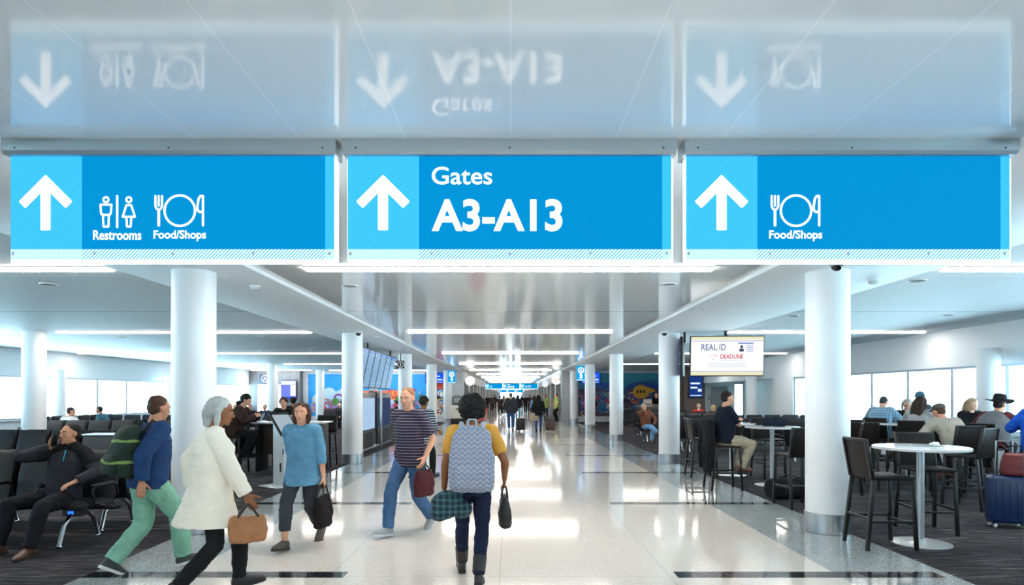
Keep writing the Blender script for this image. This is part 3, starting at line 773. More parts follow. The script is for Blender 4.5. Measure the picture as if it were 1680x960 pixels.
dec('lettering', 'dd6a7a', lambda m: textmb(m, 'OCTOBER', -.40, -.22, .455, .49, -.003)); dec('lettering', 'c0c4cc', lambda m: textmb(m, '1', -.325, -.31, .345, .42, -.003, .01))
dec('card_bar', '5c78c8', lambda m: RQ(m, .24, .58, .735, .765)); dec('card_portrait', '44506e', lambda m: (disc(m, (.32, .67), .035, -.003), RQ(m, .27, .37, .56, .63)))
dec('card_lines', '9fb0e0', lambda m: [RQ(m, .42, .58, z, z + .018) for z in (.56, .60, .64, .68)])
dec('small_print', 'ccd3e2', lambda m: [RQ(m, -.42, .42, z, z + .012) for z in (.29, .25, .21)]); dec('small_print', 'd6dbe6', lambda m: RQ(m, -.14, .34, .35, .365))
MB().b2(-.03, .03, .09, .14, .8, ZS - 2.07).build('pole', BLACK, t); MB().b2(-.12, .12, .07, .12, .35, .9).build('bracket', BLACK, t)
t = thing('side_monitor', 'dark monitor seen edge-on, back to back with the REAL ID screen', 'monitor', (4.08, 14.62, 2.07), R(72))
MB().box((0, .04, .46), (1.1, .06, .88), .008).build('frame', BLACK, t); MB().b2(-.5, .5, .075, .08, .06, .86).build('screen', emit('3a4a6a', .5), t); MB().b2(-.03, .03, -.03, .02, .8, ZS - 2.07).build('pole', BLACK, t)
# ---- gate displays, wall screens, small signs
def gate_display(x, y, z0, w, h, label, face='1a4fd6', bars=True, back=.12):
    t = thing('gate_display', label, 'screen', (x, y, z0), 0, 'blue gate screens')
    MB().b2(-w / 2, w / 2, 0, .08, 0, h, .008).build('frame', mat('141c3a', .4), t); MB().b2(-w / 2 + .02, w / 2 - .02, -.004, 0, .02, h - .02).build('screen', emit(face, .9), t)
    if bars:
        for (a, b_, c, d) in ((-.4, .3, .62, .7), (-.4, .1, .42, .5), (.15, .42, .28, .4), (-.42, .42, .08, .12)):
            mb = MB(); RQ(mb, a * w, b_ * w, c * h, d * h)
            for v in mb.bm.verts: v.co.y = -.006
            mb.build('text_bar', emit('cfe0ff', .8), t, fixn=False)
    MB().b2(-.05, .05, .08, back, h * .3, h * .7).build('wall_mount', BLACK, t)
    return t
gate_display(xx(972, 37.5), 38.35, zz(629, 38.35), 1.15, .68, 'blue gate screen on the mural wall behind the gate A3 sign', back=.22)
gate_display(xx(710, 37.5), 38.35, zz(629, 38.35), 1.15, .66, 'blue gate screen on the left mural wall near gate A4', back=.22)
gate_display(xx(1141, 33.2), 33.12, zz(652.5, 33.2), .72, 1.15, 'tall dark blue screen on the wood wall below the REAL ID monitor', '14306e', back=.18)
t = gate_display(xx(470, 37.5), 37.85, zz(655, 37.9), .92, 1.15, 'lavender and white wall screen on the left panelled gate wall', '6d7ce6', False, .16)
mb = MB(); RQ(mb, -.44, .44, .88, 1.1); [setattr(v.co, 'y', -.006) for v in mb.bm.verts]; mb.build('white_header', emit('f2f4ff', .95), t, fixn=False)
mb = MB(); RQ(mb, .12, .44, .2, .85); [setattr(v.co, 'y', -.006) for v in mb.bm.verts]; mb.build('white_column', emit('dfe5ff', .95), t, fixn=False)
mb = MB(); RQ(mb, -.44, .44, .03, .14); [setattr(v.co, 'y', -.006) for v in mb.bm.verts]; mb.build('blue_footer', emit('1d49c8', .9), t, fixn=False)
t = thing('gate_letter_sign', 'dark blue wall sign with a white ringed A on the left gate wall', 'sign', (xx(433, 37.9), 37.92, zz(629, 37.9)))
MB().b2(-.26, .26, 0, .08, 0, .56, .006).build('plate', mat('1a3656', .4), t)
mb = MB(); ring2(mb, (.05, .28), .2, .045, -.004); textmb(mb, 'A', -.07, .17, .17, .40, -.004, .03); mb.build('ringed_letter', TXT, t)
t = thing('restriction_sign', 'small blue square sign on the white pier beside the right windows', 'sign', (xx(1287, 24.3), 24.27, zz(661, 24.3)))
MB().b2(-.11, .11, 0, .02, 0, .24, .003).build('plate', mat('1f6f98', .4), t); mb = MB(); stroke(mb, [(-.05, .06), (-.02, .12), (.05, .19)], .03, -.003); stroke(mb, [(-.02, .12), (.04, .1)], .03, -.003); mb.build('figure_symbol', emit('ffffff', .8), t)
t = thing('door_plate', 'small dark plate beside the grey door in the right alcove', 'sign', (xx(1167, 33.9), 33.96, 1.45))
MB().b2(-.11, .11, 0, .02, 0, .14, .003).build('plate', mat('23303c', .4), t); mb = MB(); RQ(mb, -.08, .08, .05, .09); mb.build('text_bar', emit('a0b4c0', .5), t, fixn=False)

# ---------------------------------------------------------------- murals (painted walls)
def mural(name, label, x0, x1, z0, z1, base, seed, extra, nblob, pal):
    r = random.Random(seed); t = thing(name, label, 'mural', ((x0 + x1) / 2, YF - .012, z0)); w, h = x1 - x0, z1 - z0
    cols = [base] + pal; mb = MB(); y = [0.0]
    def sh(fn, mi): mb.mi = mi; y[0] -= .0002; fn(y[0])
    edge = []
    n = 26
    for k in range(n + 1): edge.append(V((-w / 2 + .05 * r.random(), 0, h * k / n)))
    for k in range(n + 1): edge.append(V((w / 2 - .05 * r.random(), 0, h * (1 - k / n))))
    mb.mi = 0; mb.poly(edge)
    extra(sh, mb, w, h, r)
    for i in range(nblob):
        cx = r.uniform(-w / 2 + .25, w / 2 - .25); cz = r.triangular(.1, h * .68, h * .25); rr = r.uniform(.06, .26); mi = r.randrange(1, len(cols)); k = r.random()
        cz = max(cz, rr + .02)
        if k < .45: sh(lambda yy: disc(mb, (cx, cz), rr, yy, 18, rr * r.uniform(.5, 1)), mi)
        elif k < .8: sh(lambda yy: annulus(mb, (cx, cz), rr, rr * .28, yy, 18), mi)
        else: sh(lambda yy: spiral(mb, (cx, cz), rr, rr * .2, yy), mi)
    # keep the paint inside the wall: clamp
    for v in mb.bm.verts:
        v.co.x = max(-w / 2, min(w / 2, v.co.x)); v.co.z = max(0, min(h, v.co.z))
    mb.build('painted_surface', [mat(c, .7) for c in cols], t, fixn=False)
    return t
def leftart(sh, mb, w, h, r):
    for k in range(7): sh(lambda yy: disc(mb, (-w / 2 + .7 + .32 * k, h * (.38 + .07 * (k % 3))), .42, yy, 20), 2)          # pale cloud
    for k in range(5): sh(lambda yy: disc(mb, (-w / 2 + .6 + .5 * k, h * .2), .4, yy, 20), 3)
    sh(lambda yy: annulus(mb, (-w / 2 + 1.9, h * .42), .25, .12, yy), 4); sh(lambda yy: mb.poly([V((-w / 2 + 2.2, yy, h * .55)), V((-w / 2 + 2.27, yy, h * .55)), V((-w / 2 + 2.36, yy, h * .85)), V((-w / 2 + 2.3, yy, h * .85))]), 8)
    a = -w / 2 + 2.75
    sh(lambda yy: mb.poly([V((a, yy, h * .3)), V((a, yy, h * .52)), V((a + .5, yy, h * .60)), V((a + 3.4, yy, h * .62)), V((a + 3.6, yy, h * .3))]), 1)
    sh(lambda yy: mb.poly([V((a, yy, h * .28)), V((a, yy, h * .4)), V((a + 3.6, yy, h * .4)), V((a + 3.6, yy, h * .28))]), 5)
    for k in range(7): sh(lambda yy: mb.poly([V((a + .1 + .5 * k, yy, h * .28)), V((a + .1 + .5 * k, yy, h * .38)), V((a + .4 + .5 * k, yy, h * .38)), V((a + .4 + .5 * k, yy, h * .28))]), 8 if k % 2 else 6)
    sh(lambda yy: disc(mb, (a + 1.6, h * .42), .42, yy, 22), 6); sh(lambda yy: annulus(mb, (a + 1.6, h * .42), .42, .09, yy), 8); sh(lambda yy: disc(mb, (a + 1.6, h * .42), .2, yy, 22), 9)
    sh(lambda yy: mb.poly([V((a - .2, yy, h * .2)), V((a - .2, yy, h * .27)), V((a + 3.8, yy, h * .27)), V((a + 3.8, yy, h * .2))]), 7)
def rightart(sh, mb, w, h, r):
    for k, (cx, rx, rz, c) in enumerate(((-2.2, 1.6, .55, 1), (.2, 1.3, .45, 2), (2.4, 1.8, .5, 1), (-.6, 1.0, .33, 3), (1.6, 1.1, .34, 3))):
        sh(lambda yy: disc(mb, (cx, h * .66), rx, yy, 30, rz), c)
    sh(lambda yy: mb.poly([V((-w / 2, yy, 0)), V((-w / 2, yy, h * .63)), V((w / 2, yy, h * .63)), V((w / 2, yy, 0))]), 4)
def rightbubble(sh, mb): pass
mural('painted_mural', 'wall mural of blue sky, purple swirls and an orange-roofed building on the left', -12.6, -4.9, .35, 2.95, '1f8fd6', 3, leftart, 90,
      ['ef6a3a', 'a9c6ea', '9a86c8', '7a3f86', 'd9b27a', '57a08a', 'c8323e', '1d1a24', '4f7d3a'])
mr = mural('painted_mural', 'dark teal wall mural with hills, dense swirls and a yellow bubble on the right', 4.0, 9.25, .35, 3.03, '3a93ad', 5, rightart, 260,
      ['2a6c9a', '2f86a4', '24509a', '4a4356', 'a8446a', 'd0584f', '55a084', '8c78b8', '241f2b', 'd0d8b4', '3f7fbf', 'c08c46', '7d4480'])
mb = MB(); bx = xx(1051, YF) - 6.625; bz = zz(643, YF) - .35
mb.mi = 0; disc(mb, (bx, bz), .5, -.06, 30, .42); mb.poly([V((bx + .1, -.056, bz + .38)), V((bx + .85, -.056, bz + .16)), V((bx + .9, -.056, bz + .02)), V((bx + .3, -.056, bz - .1))])
mb.mi = 1
for k in range(3): disc(mb, (bx - .2 + .2 * k, bz + .02), .06, -.062, 16, .12)
for v in mb.bm.verts: v.co.y += -.03 if False else 0.0
mb.build('yellow_bubble', [mat('dba23c', .7), mat('1b1f2a', .7)], mr, fixn=False)
def leftart2(sh, mb, w, h, r):
    for k in range(5): sh(lambda yy: disc(mb, (r.uniform(-w / 2 + .3, w / 2 - .3), h * r.uniform(.4, .8)), .4, yy, 20, .55), 1 + k % 3)
mural('painted_mural', 'narrow colourful mural strip between the slim left columns near gate A4', -4.85, -3.75, .35, 2.8, 'e4ddc8', 9, leftart2, 90,
      ['2a5fa0', 'c8423a', '2f86b0', '1c1c22', 'd9a23c', '4a9a70', '7a3f86', 'e8e4da'])

# ---------------------------------------------------------------- bags and loose things
def suitcase(x, y, rot, w, h, d, col, label, handle=.35, group=None, wheelc='e8e8e8'):
    t = thing('suitcase', label, 'suitcase', (x, y, 0), R(rot), group)
    m = mat(col, .35, 0, None, .5); g = mat('17181b', .45)
    MB().box((0, 0, .06 + h / 2), (w, d, h), min(.05, d * .2), None, 3).build('shell', m, t)
    for k in range(5):
        xx_ = -w * .36 + w * .72 * k / 4
        if d > .1: MB().b2(xx_ - .012, xx_ + .012, -d / 2 - .006, -d / 2 + .02, .06 + h * .12, .06 + h * .88, .004).build('rib', m, t)
    for sx in (-1, 1):
        for sy in (-1, 1):
            c = V((sx * (w / 2 - .05), sy * (d / 2 - .05), .033))
            MB().lathe([(0, -.014), (.026, -.014), (.03, -.008), (.03, .008), (.026, .014), (0, .014)], 16).build('wheel', mat(wheelc, .4), t)
            o = t.children[-1] if False else [q for q in t.children if q.name.startswith('wheel')][-1]
            o.location = c; o.rotation_euler = (0, pi / 2, 0)
            MB().b2(c.x - .02, c.x + .02, c.y - .02, c.y + .02, .045, .075).build('caster_fork', g, t)
    if handle:
        H = .06 + h
        MB().tube([(-.09, d / 2 - .06, H - .02), (-.09, d / 2 - .06, H + handle), (.09, d / 2 - .06, H + handle), (.09, d / 2 - .06, H - .02)], .011, 8).build('pull_handle', STEEL, t)
    MB().tube([(-.07, 0, .06 + h - .005), (-.06, 0, .085 + h), (.06, 0, .085 + h), (.07, 0, .06 + h - .005)], .011, 8).build('carry_handle', g, t)
    return t
def duffel(x, y, z, rot, L, r, col, label, cat='bag', strap=True):
    t = thing('duffel_bag', label, cat, (x, y, z), R(rot))
    mb = MB(); secs = []
    for a, k in ((-.5, .72), (-.47, .92), (-.3, 1.0), (0, .96), (.3, 1.0), (.47, .92), (.5, .72)): secs.append((V((a * L, 0, r * .95)), V((0, r * k, 0)), V((0, 0, r * k * .95))))
    mb.loft(secs, 24, 2.6); mb.remesh('body', cloth(col), t, .014, 2, .012, x)
    MB().tube([(-.42 * L, 0, r * 1.86), (.42 * L, 0, r * 1.84)], .008, 6).build('zip', mat('55585c', .4, .5), t)
    for s in (-1, 1):
        MB().tube([(-.18 * L, s * r * .9, r * 1.2), (-.16 * L, s * r * .5, r * 1.9), (0, s * r * .35, r * 2.12), (.16 * L, s * r * .5, r * 1.9), (.18 * L, s * r * .9, r * 1.2)], .014, 8).build('carry_strap', BLACK, t)
    return t
duffel(4.42, 9.85, 0, 12, .72, .175, '16171a', 'black sports duffel on the carpet under the backpack table')
sx_, sy_ = fl(1662, 868)
suitcase(sx_, sy_ + .1, -15, .40, .58, .24, '14305a', 'navy blue suitcase with raised steel handle at the right edge', .42)
t = thing('handbag', 'dark red bag resting on top of the navy suitcase', 'bag', (sx_ + .08, sy_ + .06, .645), R(-15))
mb = MB(); secs = []
for z_, kx_, ky_ in ((.0, .15, .09), (.03, .165, .1), (.14, .16, .09), (.25, .13, .06), (.275, .11, .03)): secs.append((V((0, 0, z_)), V((kx_, 0, 0)), V((0, ky_, 0))))
mb.loft(secs, 24, 3); mb.remesh('body', mat('6b1f22', .5, 0, (50, .2)), t, .01, 2, .006, 2)
MB().tube([(-.08, 0, .26), (-.06, 0, .36), (.06, 0, .36), (.08, 0, .26)], .01, 8).build('strap', BLACK, t)
suitcase(4.79, 5.32, -4, .60, 1.12, .3, '0f2348', 'tall blue hard case cut off by the right edge of the picture, nearest the camera', 0)
duffel(4.78, 11.28, 1.069, -8, .42, .085, '1c2638', 'dark navy backpack lying on the round table before the navy-shirt man', 'backpack')
def paper(x, y, z, rot, w, h, label, col='eef0f2', thick=.003):
    t = thing('magazine', label, 'papers', (x, y, z), R(rot)); MB().b2(-w / 2, w / 2, -h / 2, h / 2, 0, thick, .0008).build('pages', mat(col, .5), t)
    mb = MB(); mb.b2(-w / 2 + .02, w / 2 - .02, -h / 2 + .02, h / 2 - .02, thick, thick + .0015); mb.build('cover_print', mat('8d949b', .5), t); return t
paper(4.58, 6.86, 1.0685, 20, .24, .3, 'open newspaper on the nearest round table'); paper(4.42, 7.02, 1.0685, -25, .2, .26, 'loose white leaflet on the nearest round table, at its far edge')
paper(4.5, 11.05, 1.0685, 10, .2, .26, 'papers on the backpack table in front of the navy-shirt man')
t = thing('plate_of_crumpled_napkins', 'crumpled white napkin on the nearest round table', 'napkin', (4.62, 6.78, 1.0735)); 
mb = MB(); mb.ell((0, 0, .022), (.055, .045, .022)); mb.ell((.03, .02, .03), (.035, .03, .02)); mb.remesh('paper', mat('f4f4f2', .7), t, .006, 1, .008, 4, (40, 40, 40)); t.name = 'napkin'
t = thing('laptop', 'open dark laptop in front of the smiling woman by the window', 'laptop', (8.30, 11.16, 1.069), R(-32))
MB().b2(-.19, .19, -.13, .13, 0, .018, .004).build('keyboard_base', mat('2c3036', .4, .4), t); MB().box((0, -.178, .135), (.38, .012, .26), .004, Matrix.Rotation(R(20), 3, 'X')).build('lid', mat('262a30', .4, .4), t)
t = thing('tablet', 'black tablet propped up in front of the man in the brown sweater', 'tablet', (-5.33, 13.3, 1.066), R(-80))
MB().box((0, 0, .1), (.26, .012, .2), .004, Matrix.Rotation(R(-25), 3, 'X')).build('body', BLACK, t); MB().box((0, .01, .1), (.23, .004, .17), .001, Matrix.Rotation(R(-25), 3, 'X')).build('screen', emit('93a3b2', .4), t)
# luggage cart with a box far left of the walkway
cx_ = xx(752, 33)
t = thing('luggage_cart', 'white service cart with dark wheels left of the walkway far back', 'cart', (cx_, 33, 0))
MB().b2(-.42, .42, -.3, .3, .42, 1.12, .03).build('cabinet', mat('cdcac0', .4), t); MB().b2(-.38, .38, -.28, .28, .12, .42, .01).build('underframe', BLACK, t)
MB().b2(-.12, .12, -.31, -.3, .85, .97, .004).build('latch', mat('8a8274', .4, .4), t); MB().bar((.40, -.31, .3), (.46, -.31, 1.0), .05, .03).build('side_bumper', mat('27335e', .4), t)
for sx in (-1, 1):
    for sy in (-1, 1): MB().lathe([(0, -.03), (.07, -.03), (.07, .03), (0, .03)], 16).build('wheel', BLACK, t); o = [q for q in t.children if q.name.startswith('wheel')][-1]; o.location = (sx * .3, sy * .22, .07); o.rotation_euler = (0, pi / 2, 0)
t = thing('carrier_crate', 'grey rounded carrier sitting on top of the white service cart', 'crate', (cx_ - .03, 33, 1.121))
MB().box((0, 0, .24), (.62, .45, .46), .11, None, 3).build('body', mat('4d5255', .5), t); MB().box((0, -.225, .25), (.4, .012, .28), .005).build('mesh_door', mat('878d90', .5), t); MB().tube([(-.12, 0, .46), (-.1, 0, .52), (.1, 0, .52), (.12, 0, .46)], .014, 8).build('carry_handle', BLACK, t)
# gate desk
t = thing('gate_desk', 'low gate desk with a pale box on it in front of the right mural', 'desk', (xx(1075, 34.5), 34.5, 0))
MB().b2(-1.0, .7, -.3, .3, 0, 1.02, .01).build('body', mat('45403e', .5), t); MB().b2(-1.05, .75, -.34, .34, 1.02, 1.06, .006).build('worktop', mat('a6acae', .3), t); MB().b2(.1, .65, -.34, -.3, .3, .98, .006).build('front_panel', mat('b9bfc2', .4, .3), t)
t = thing('printer', 'pale boxy printer on the gate desk', 'printer', (xx(1062, 34.4), 34.4, 1.061)); MB().b2(-.22, .22, -.16, .16, 0, .36, .02).build('body', mat('cfccc4', .5), t); MB().b2(-.18, .18, -.168, -.16, .06, .1).build('paper_slot', BLACK, t)
# ---------------------------------------------------------------- people
def ik(a, b, l1, l2, pole):
    d = b - a; L = d.length; L = min(L, (l1 + l2) * .999); dn = d.normalized(); b = a + dn * L
    x = (l1 * l1 - l2 * l2 + L * L) / (2 * L); hgt = math.sqrt(max(0, l1 * l1 - x * x))
    p = pole - dn * pole.dot(dn)
    p = p.normalized() if p.length > 1e-4 else V((0, 0, 0)); return a + dn * x + p * hgt, b
def hand(mb, w, d, n, right, curl, s, spread=1.0):
    d = d.normalized(); n = (n - d * n.dot(d)).normalized(); t = d.cross(n) * (1 if right else -1)
    mb.loft([(w - d * .02 * s, t * .024 * s, n * .018 * s), (w + d * .02 * s, t * .03 * s, n * .017 * s), (w + d * .06 * s, t * .04 * s, n * .015 * s), (w + d * .098 * s, t * .038 * s, n * .012 * s)], 14, 2.6)
    for k, (off, L) in enumerate(((.031, .071), (.0105, .079), (-.0105, .074), (-.030, .058))):
        p = w + d * .092 * s + t * off * s * spread; pts = [p - d * .02 * s]; a = R(curl) * .5; q = p
        pts.append(q)
        for f in (.42, .32, .26):
            dd = d * cos(a) + n * sin(a) + t * (off * .8 * (spread - .6)); q = q + dd.normalized() * (L * f * s); pts.append(q); a += R(curl)
        r0 = (.0095, .0098, .0094, .0084)[k] * s
        mb.tube(pts, [r0 * 1.05, r0, r0 * .95, r0 * .88, r0 * .78], 8)
    p = w + d * .022 * s + t * .026 * s; td = (t * .75 + d * .65 + n * .35).normalized(); p1 = p + td * .042 * s
    td2 = (td + d * .35 + n * .4 * (curl / 40)).normalized(); p2 = p1 + td2 * .032 * s
    mb.tube([p - td * .01 * s, p, p1, p2, p2 + (td2 + n * .3 * (curl / 40)).normalized() * .024 * s], [.013 * s, .0145 * s, .0115 * s, .0105 * s, .009 * s], 8)

def person(label, loc, face, h=1.75, P=None, top=None, bottom=None, shoes=None, hair=None, skin='light', vox=.012, group=None, girth=1.0, extra=None, barefeet=False):
    """local +y is forwards, +x the person's right hand... mirrored limbs use side = -1 (left) / +1 (right)"""
    P = P or {}; s = h / 1.75; fine = vox < .0095
    root = thing('person', label, 'person', (loc[0], loc[1], loc[2] if len(loc) > 2 else 0), R(face), group)
    g = lambda k, d: P.get(k, d)
    pel = V(g('pel', (0, 0, .925))) * s
    def axis(l, sd): return V((sin(R(sd)), sin(R(l)) * cos(R(sd)), cos(R(l)) * cos(R(sd))))
    u = axis(g('lean', 2), g('side', 0)); u2 = axis(g('lean2', g('lean', 2)), g('side2', g('side', 0)))
    px = V((cos(R(g('ptw', 0))), sin(R(g('ptw', 0))), 0)); px = (px - u * px.dot(u)).normalized(); pf = u.cross(px)
    sx = V((cos(R(g('tw', 0))), sin(R(g('tw', 0))), 0)); sx = (sx - u2 * sx.dot(u2)).normalized(); sf = u2.cross(sx)
    ch = pel + u * .26 * s; sh = ch + u2 * .235 * s; nk = sh + u2 * .055 * s
    def sec(d, rx, ry):
        if d <= .26: c = pel + u * d * s
        else: c = ch + u2 * (d - .26) * s
        k = max(0, min(1, d / .4)); ax = (px * (1 - k) + sx * k).normalized(); ay = (pf * (1 - k) + sf * k).normalized()
        return (c, ax * rx * s * (1 + (girth - 1) * .8 if d < .45 else 1), ay * ry * s * (girth if d < .45 else 1))
    yaw, pit, rol = g('head', (0, 0, 0))
    hM = Matrix((sx, sf, u2)).transposed()
    bend = u2.z < .97
    if bend and g('level', True): hM = Matrix((V((sx.x, sx.y, 0)).normalized(), V((-sx.y, sx.x, 0)).normalized(), V((0, 0, 1)))).transposed()
    hM = hM @ Matrix.Rotation(R(yaw), 3, 'Z') @ Matrix.Rotation(R(-pit), 3, 'X') @ Matrix.Rotation(R(rol), 3, 'Y')
    hc = nk + (u2 * .6 + hM @ V((0, 0, 1)) * .4).normalized() * .125 * s + hM @ V((0, .022 * s, 0))
    H = lambda a, b, c: hc + hM @ V((a, b, c)) * s
    J = {'root': root, 's': s, 'head': hc, 'neck': nk, 'H': H, 'hM': hM, 'sh': sh, 'sf': sf, 'sx': sx, 'u2': u2, 'pel': pel}
    # limbs
    arms = {}; legs = {}
    for side, c in ((-1, 'l'), (1, 'r')):
        S_ = sh + sx * side * .172 * s - u2 * .035 * s
        W_ = V(g('h' + c, (side * .25, .06, .86))) * s
        pole = V(g('e' + c, (side * .4, -1, -.15)))
        el, W_ = ik(S_, W_, .295 * s, .255 * s, pole); arms[c] = (S_, el, W_, side)
        Hp = pel + px * side * .09 * s - u * .03 * s
        A_ = V(g('f' + c, (side * .10, 0, .085))) * s
        kp = V(g('k' + c, (side * .08, 1, .1)))
        kn, A_ = ik(Hp, A_, .43 * s, .425 * s, kp); legs[c] = (Hp, kn, A_, side)
        J['h' + c] = W_; J['f' + c] = A_; J['k' + c] = kn; J['el' + c] = el; J['s' + c] = S_
    def foot_axes(c):
        ty, tp = g('t' + c, (legs[c][3] * -8, 0)); fd = V((sin(R(ty)) * cos(R(tp)), cos(R(ty)) * cos(R(tp)), sin(R(tp)))); fr = V((cos(R(ty)), -sin(R(ty)), 0)); return fd, fr, fr.cross(fd)
    # ---- body: one continuous surface
    mb = MB()
    mb.loft([sec(-.09, .115, .085), sec(-.04, .16, .105), (sec(.03, .162, .11)), sec(.13, .128, .09), sec(.26, .15, .105), sec(.37, .158, .1), sec(.44, .13, .075), sec(.50, .075, .055)], 20)
    mb.tube([sh - u2 * .03 * s, nk, hc - u2 * .02 * s], [.062 * s, .055 * s, .054 * s], 14)
    mb.ell(H(0, -.008, .028), (.076 * s, .096 * s, .090 * s), hM, 20, 14)
    mb.loft([(H(0, .03, .02), hM @ V((.068 * s, 0, 0)), hM @ V((0, .062 * s, 0))), (H(0, .033, -.035), hM @ V((.060 * s, 0, 0)), hM @ V((0, .060 * s, 0))), (H(0, .04, -.075), hM @ V((.046 * s, 0, 0)), hM @ V((0, .052 * s, 0))), (H(0, .05, -.105), hM @ V((.026 * s, 0, 0)), hM @ V((0, .034 * s, 0)))], 18, 2.3)
    if fine:
        mb.tube([H(0, .086, .022), H(0, .098, .0), H(0, .112, -.024)], [.008 * s, .0095 * s, .0125 * s], 10)
        for q in (-1, 1):
            mb.ell(H(q * .012, .099, -.03), (.0085 * s, .011 * s, .008 * s), hM, 10, 6)
            mb.tube([H(q * .012, .088, .031), H(q * .034, .085, .036), H(q * .055, .068, .03)], .0085 * s, 8)
            mb.ell(H(q * .04, .072, -.02), (.02 * s, .02 * s, .018 * s), hM, 10, 6)
            mb.ell(H(q * .077, -.004, -.005), (.009 * s, .020 * s, .032 * s), hM, 12, 8)
        mb.ell(H(0, .089, -.056), (.024 * s, .012 * s, .007 * s), hM, 12, 6); mb.ell(H(0, .087, -.069), (.021 * s, .012 * s, .008 * s), hM, 12, 6); mb.ell(H(0, .078, -.098), (.02 * s, .016 * s, .014 * s), hM, 12, 6)
    else:
        mb.ell(H(0, .1, -.015), (.013 * s, .016 * s, .022 * s), hM, 8, 6)
        for q in (-1, 1): mb.ell(H(q * .077, -.004, -.005), (.012 * s, .02 * s, .03 * s), hM, 8, 6)
    for c, (S_, el, W_, side) in arms.items():
        mb.ell(S_, (.055 * s, .055 * s, .055 * s)); mb.tube([S_, (S_ + el) / 2, el], [.052 * s, .046 * s, .038 * s], 12); mb.tube([el, el + (W_ - el) * .3, W_], [.038 * s, .039 * s, .026 * s], 12)
        d = V(g('d' + c, tuple((W_ - el).normalized()))); n = V(g('n' + c, (-side, .25, 0)))
        if vox < .02: hand(mb, W_, d, n, side > 0, g('c' + c, 22), s)
        else: mb.ell(W_ + d.normalized() * .07 * s, (.03 * s, .03 * s, .07 * s), Matrix((frame_from(d)[0], frame_from(d)[1], d.normalized())).transposed())
    for c, (Hp, kn, A_, side) in legs.items():
        fd, fr, fu = foot_axes(c)
        mb.tube([Hp, (Hp + kn) / 2, kn], [.085 * s, .07 * s, .052 * s], 14); mb.tube([kn, kn + (A_ - kn) * .32, A_], [.052 * s, .056 * s, .036 * s], 14)
        O = A_ - fu * .085 * s
        mb.loft([(O + fd * a * s + fu * hh * .5 * s, fr * w * s, fu * hh * .5 * s) for a, w, hh in ((-.055, .025, .05), (-.03, .032, .085), (.03, .034, .085), (.10, .04, .05), (.17, .036, .035), (.19, .02, .025))], 14, 2.5)
    body = mb.remesh('body', SKIN[skin] if isinstance(skin, str) else skin, root, min(vox, .0075) if fine else vox, 2)
    sd = loc[0] * 3.1 + loc[1]
    # ---- clothes
    if top:
        m, sl, hem, l = top[:4]; fl_ = top[4] if len(top) > 4 else 0.; mb = MB(); secs = []
        if hem > .12:
            secs.append(sec(-hem, .168 + l + fl_, .176 + l + fl_)); secs.append(sec(-hem * .5, .170 + l + fl_ * .6, .145 + l + fl_ * .6))
        else: secs.append(sec(-hem, .165 + l, .122 + l))
        secs += [sec(0.02, .166 + l, .122 + l), sec(.13, .142 + l * 1.4, .106 + l * 1.4), sec(.26, .158 + l, .118 + l), sec(.37, .166 + l * .9, .112 + l), sec(.44, .145 + l * .5, .09 + l * .5), sec(.485, .095, .072), sec(.515, .07, .064)]
        mb.loft(secs, 24)
        for c, (S_, el, W_, side) in arms.items():
            mb.tube([sh - u2 * .01 * s - sx * side * -.04 * s, S_ + u2 * .012 * s], [.058 * s, .062 * s + l * .5 * s], 14)
            mb.ell(S_, ((.062 + l * .6) * s,) * 3)
            q = min(1, sl / .5); e2 = S_ + (el - S_) * q
            mb.tube([S_, (S_ + e2) / 2, e2], [(.062 + l * .6) * s, (.057 + l * .7) * s, (.05 + l * .7) * s], 14, sl >= .5)
            if sl > .5:
                q = (sl - .5) / .5; w2 = el + (W_ - el) * q * .96
                mb.tube([el, el + (w2 - el) * .4, w2], [(.05 + l * .7) * s, (.048 + l * .7) * s, (.038 + l * .6) * s], 14, False)
        mb.remesh('top', m, root, vox * .95, 3, .009 * s if fine or vox < .012 else 0, sd, (6, 6, 9))
        if fine: MB().tube([sh + u2 * .02 * s + (sx * cos(a) * .066 + sf * sin(a) * .062) * s for a in [2 * pi * k / 16 for k in range(16)]], .012 * s, 8, False, True).build('collar', top[5] if len(top) > 5 else m, root)
    if bottom:
        m, ln, l = bottom[:3]; mb = MB()
        mb.loft([sec(-.11, .13 + l, .10 + l), sec(-.03, .162 + l, .116 + l), sec(.05, .158 + l * .7, .112 + l * .7), sec(.11, .138 + l * .6, .1 + l * .6)], 20)
        for c, (Hp, kn, A_, side) in legs.items():
            k2 = kn + (A_ - kn) * ln
            mb.tube([Hp, (Hp + kn) / 2, kn], [(.092 + l) * s, (.076 + l) * s, (.058 + l) * s], 14); mb.tube([kn, kn + (k2 - kn) * .4, k2], [(.058 + l) * s, (.059 + l) * s, (.045 + l * 1.15) * s], 14, False)
        mb.remesh('trousers', m, root, vox * .95, 3, .008 * s if fine or vox < .012 else 0, sd + 5, (9, 9, 11))
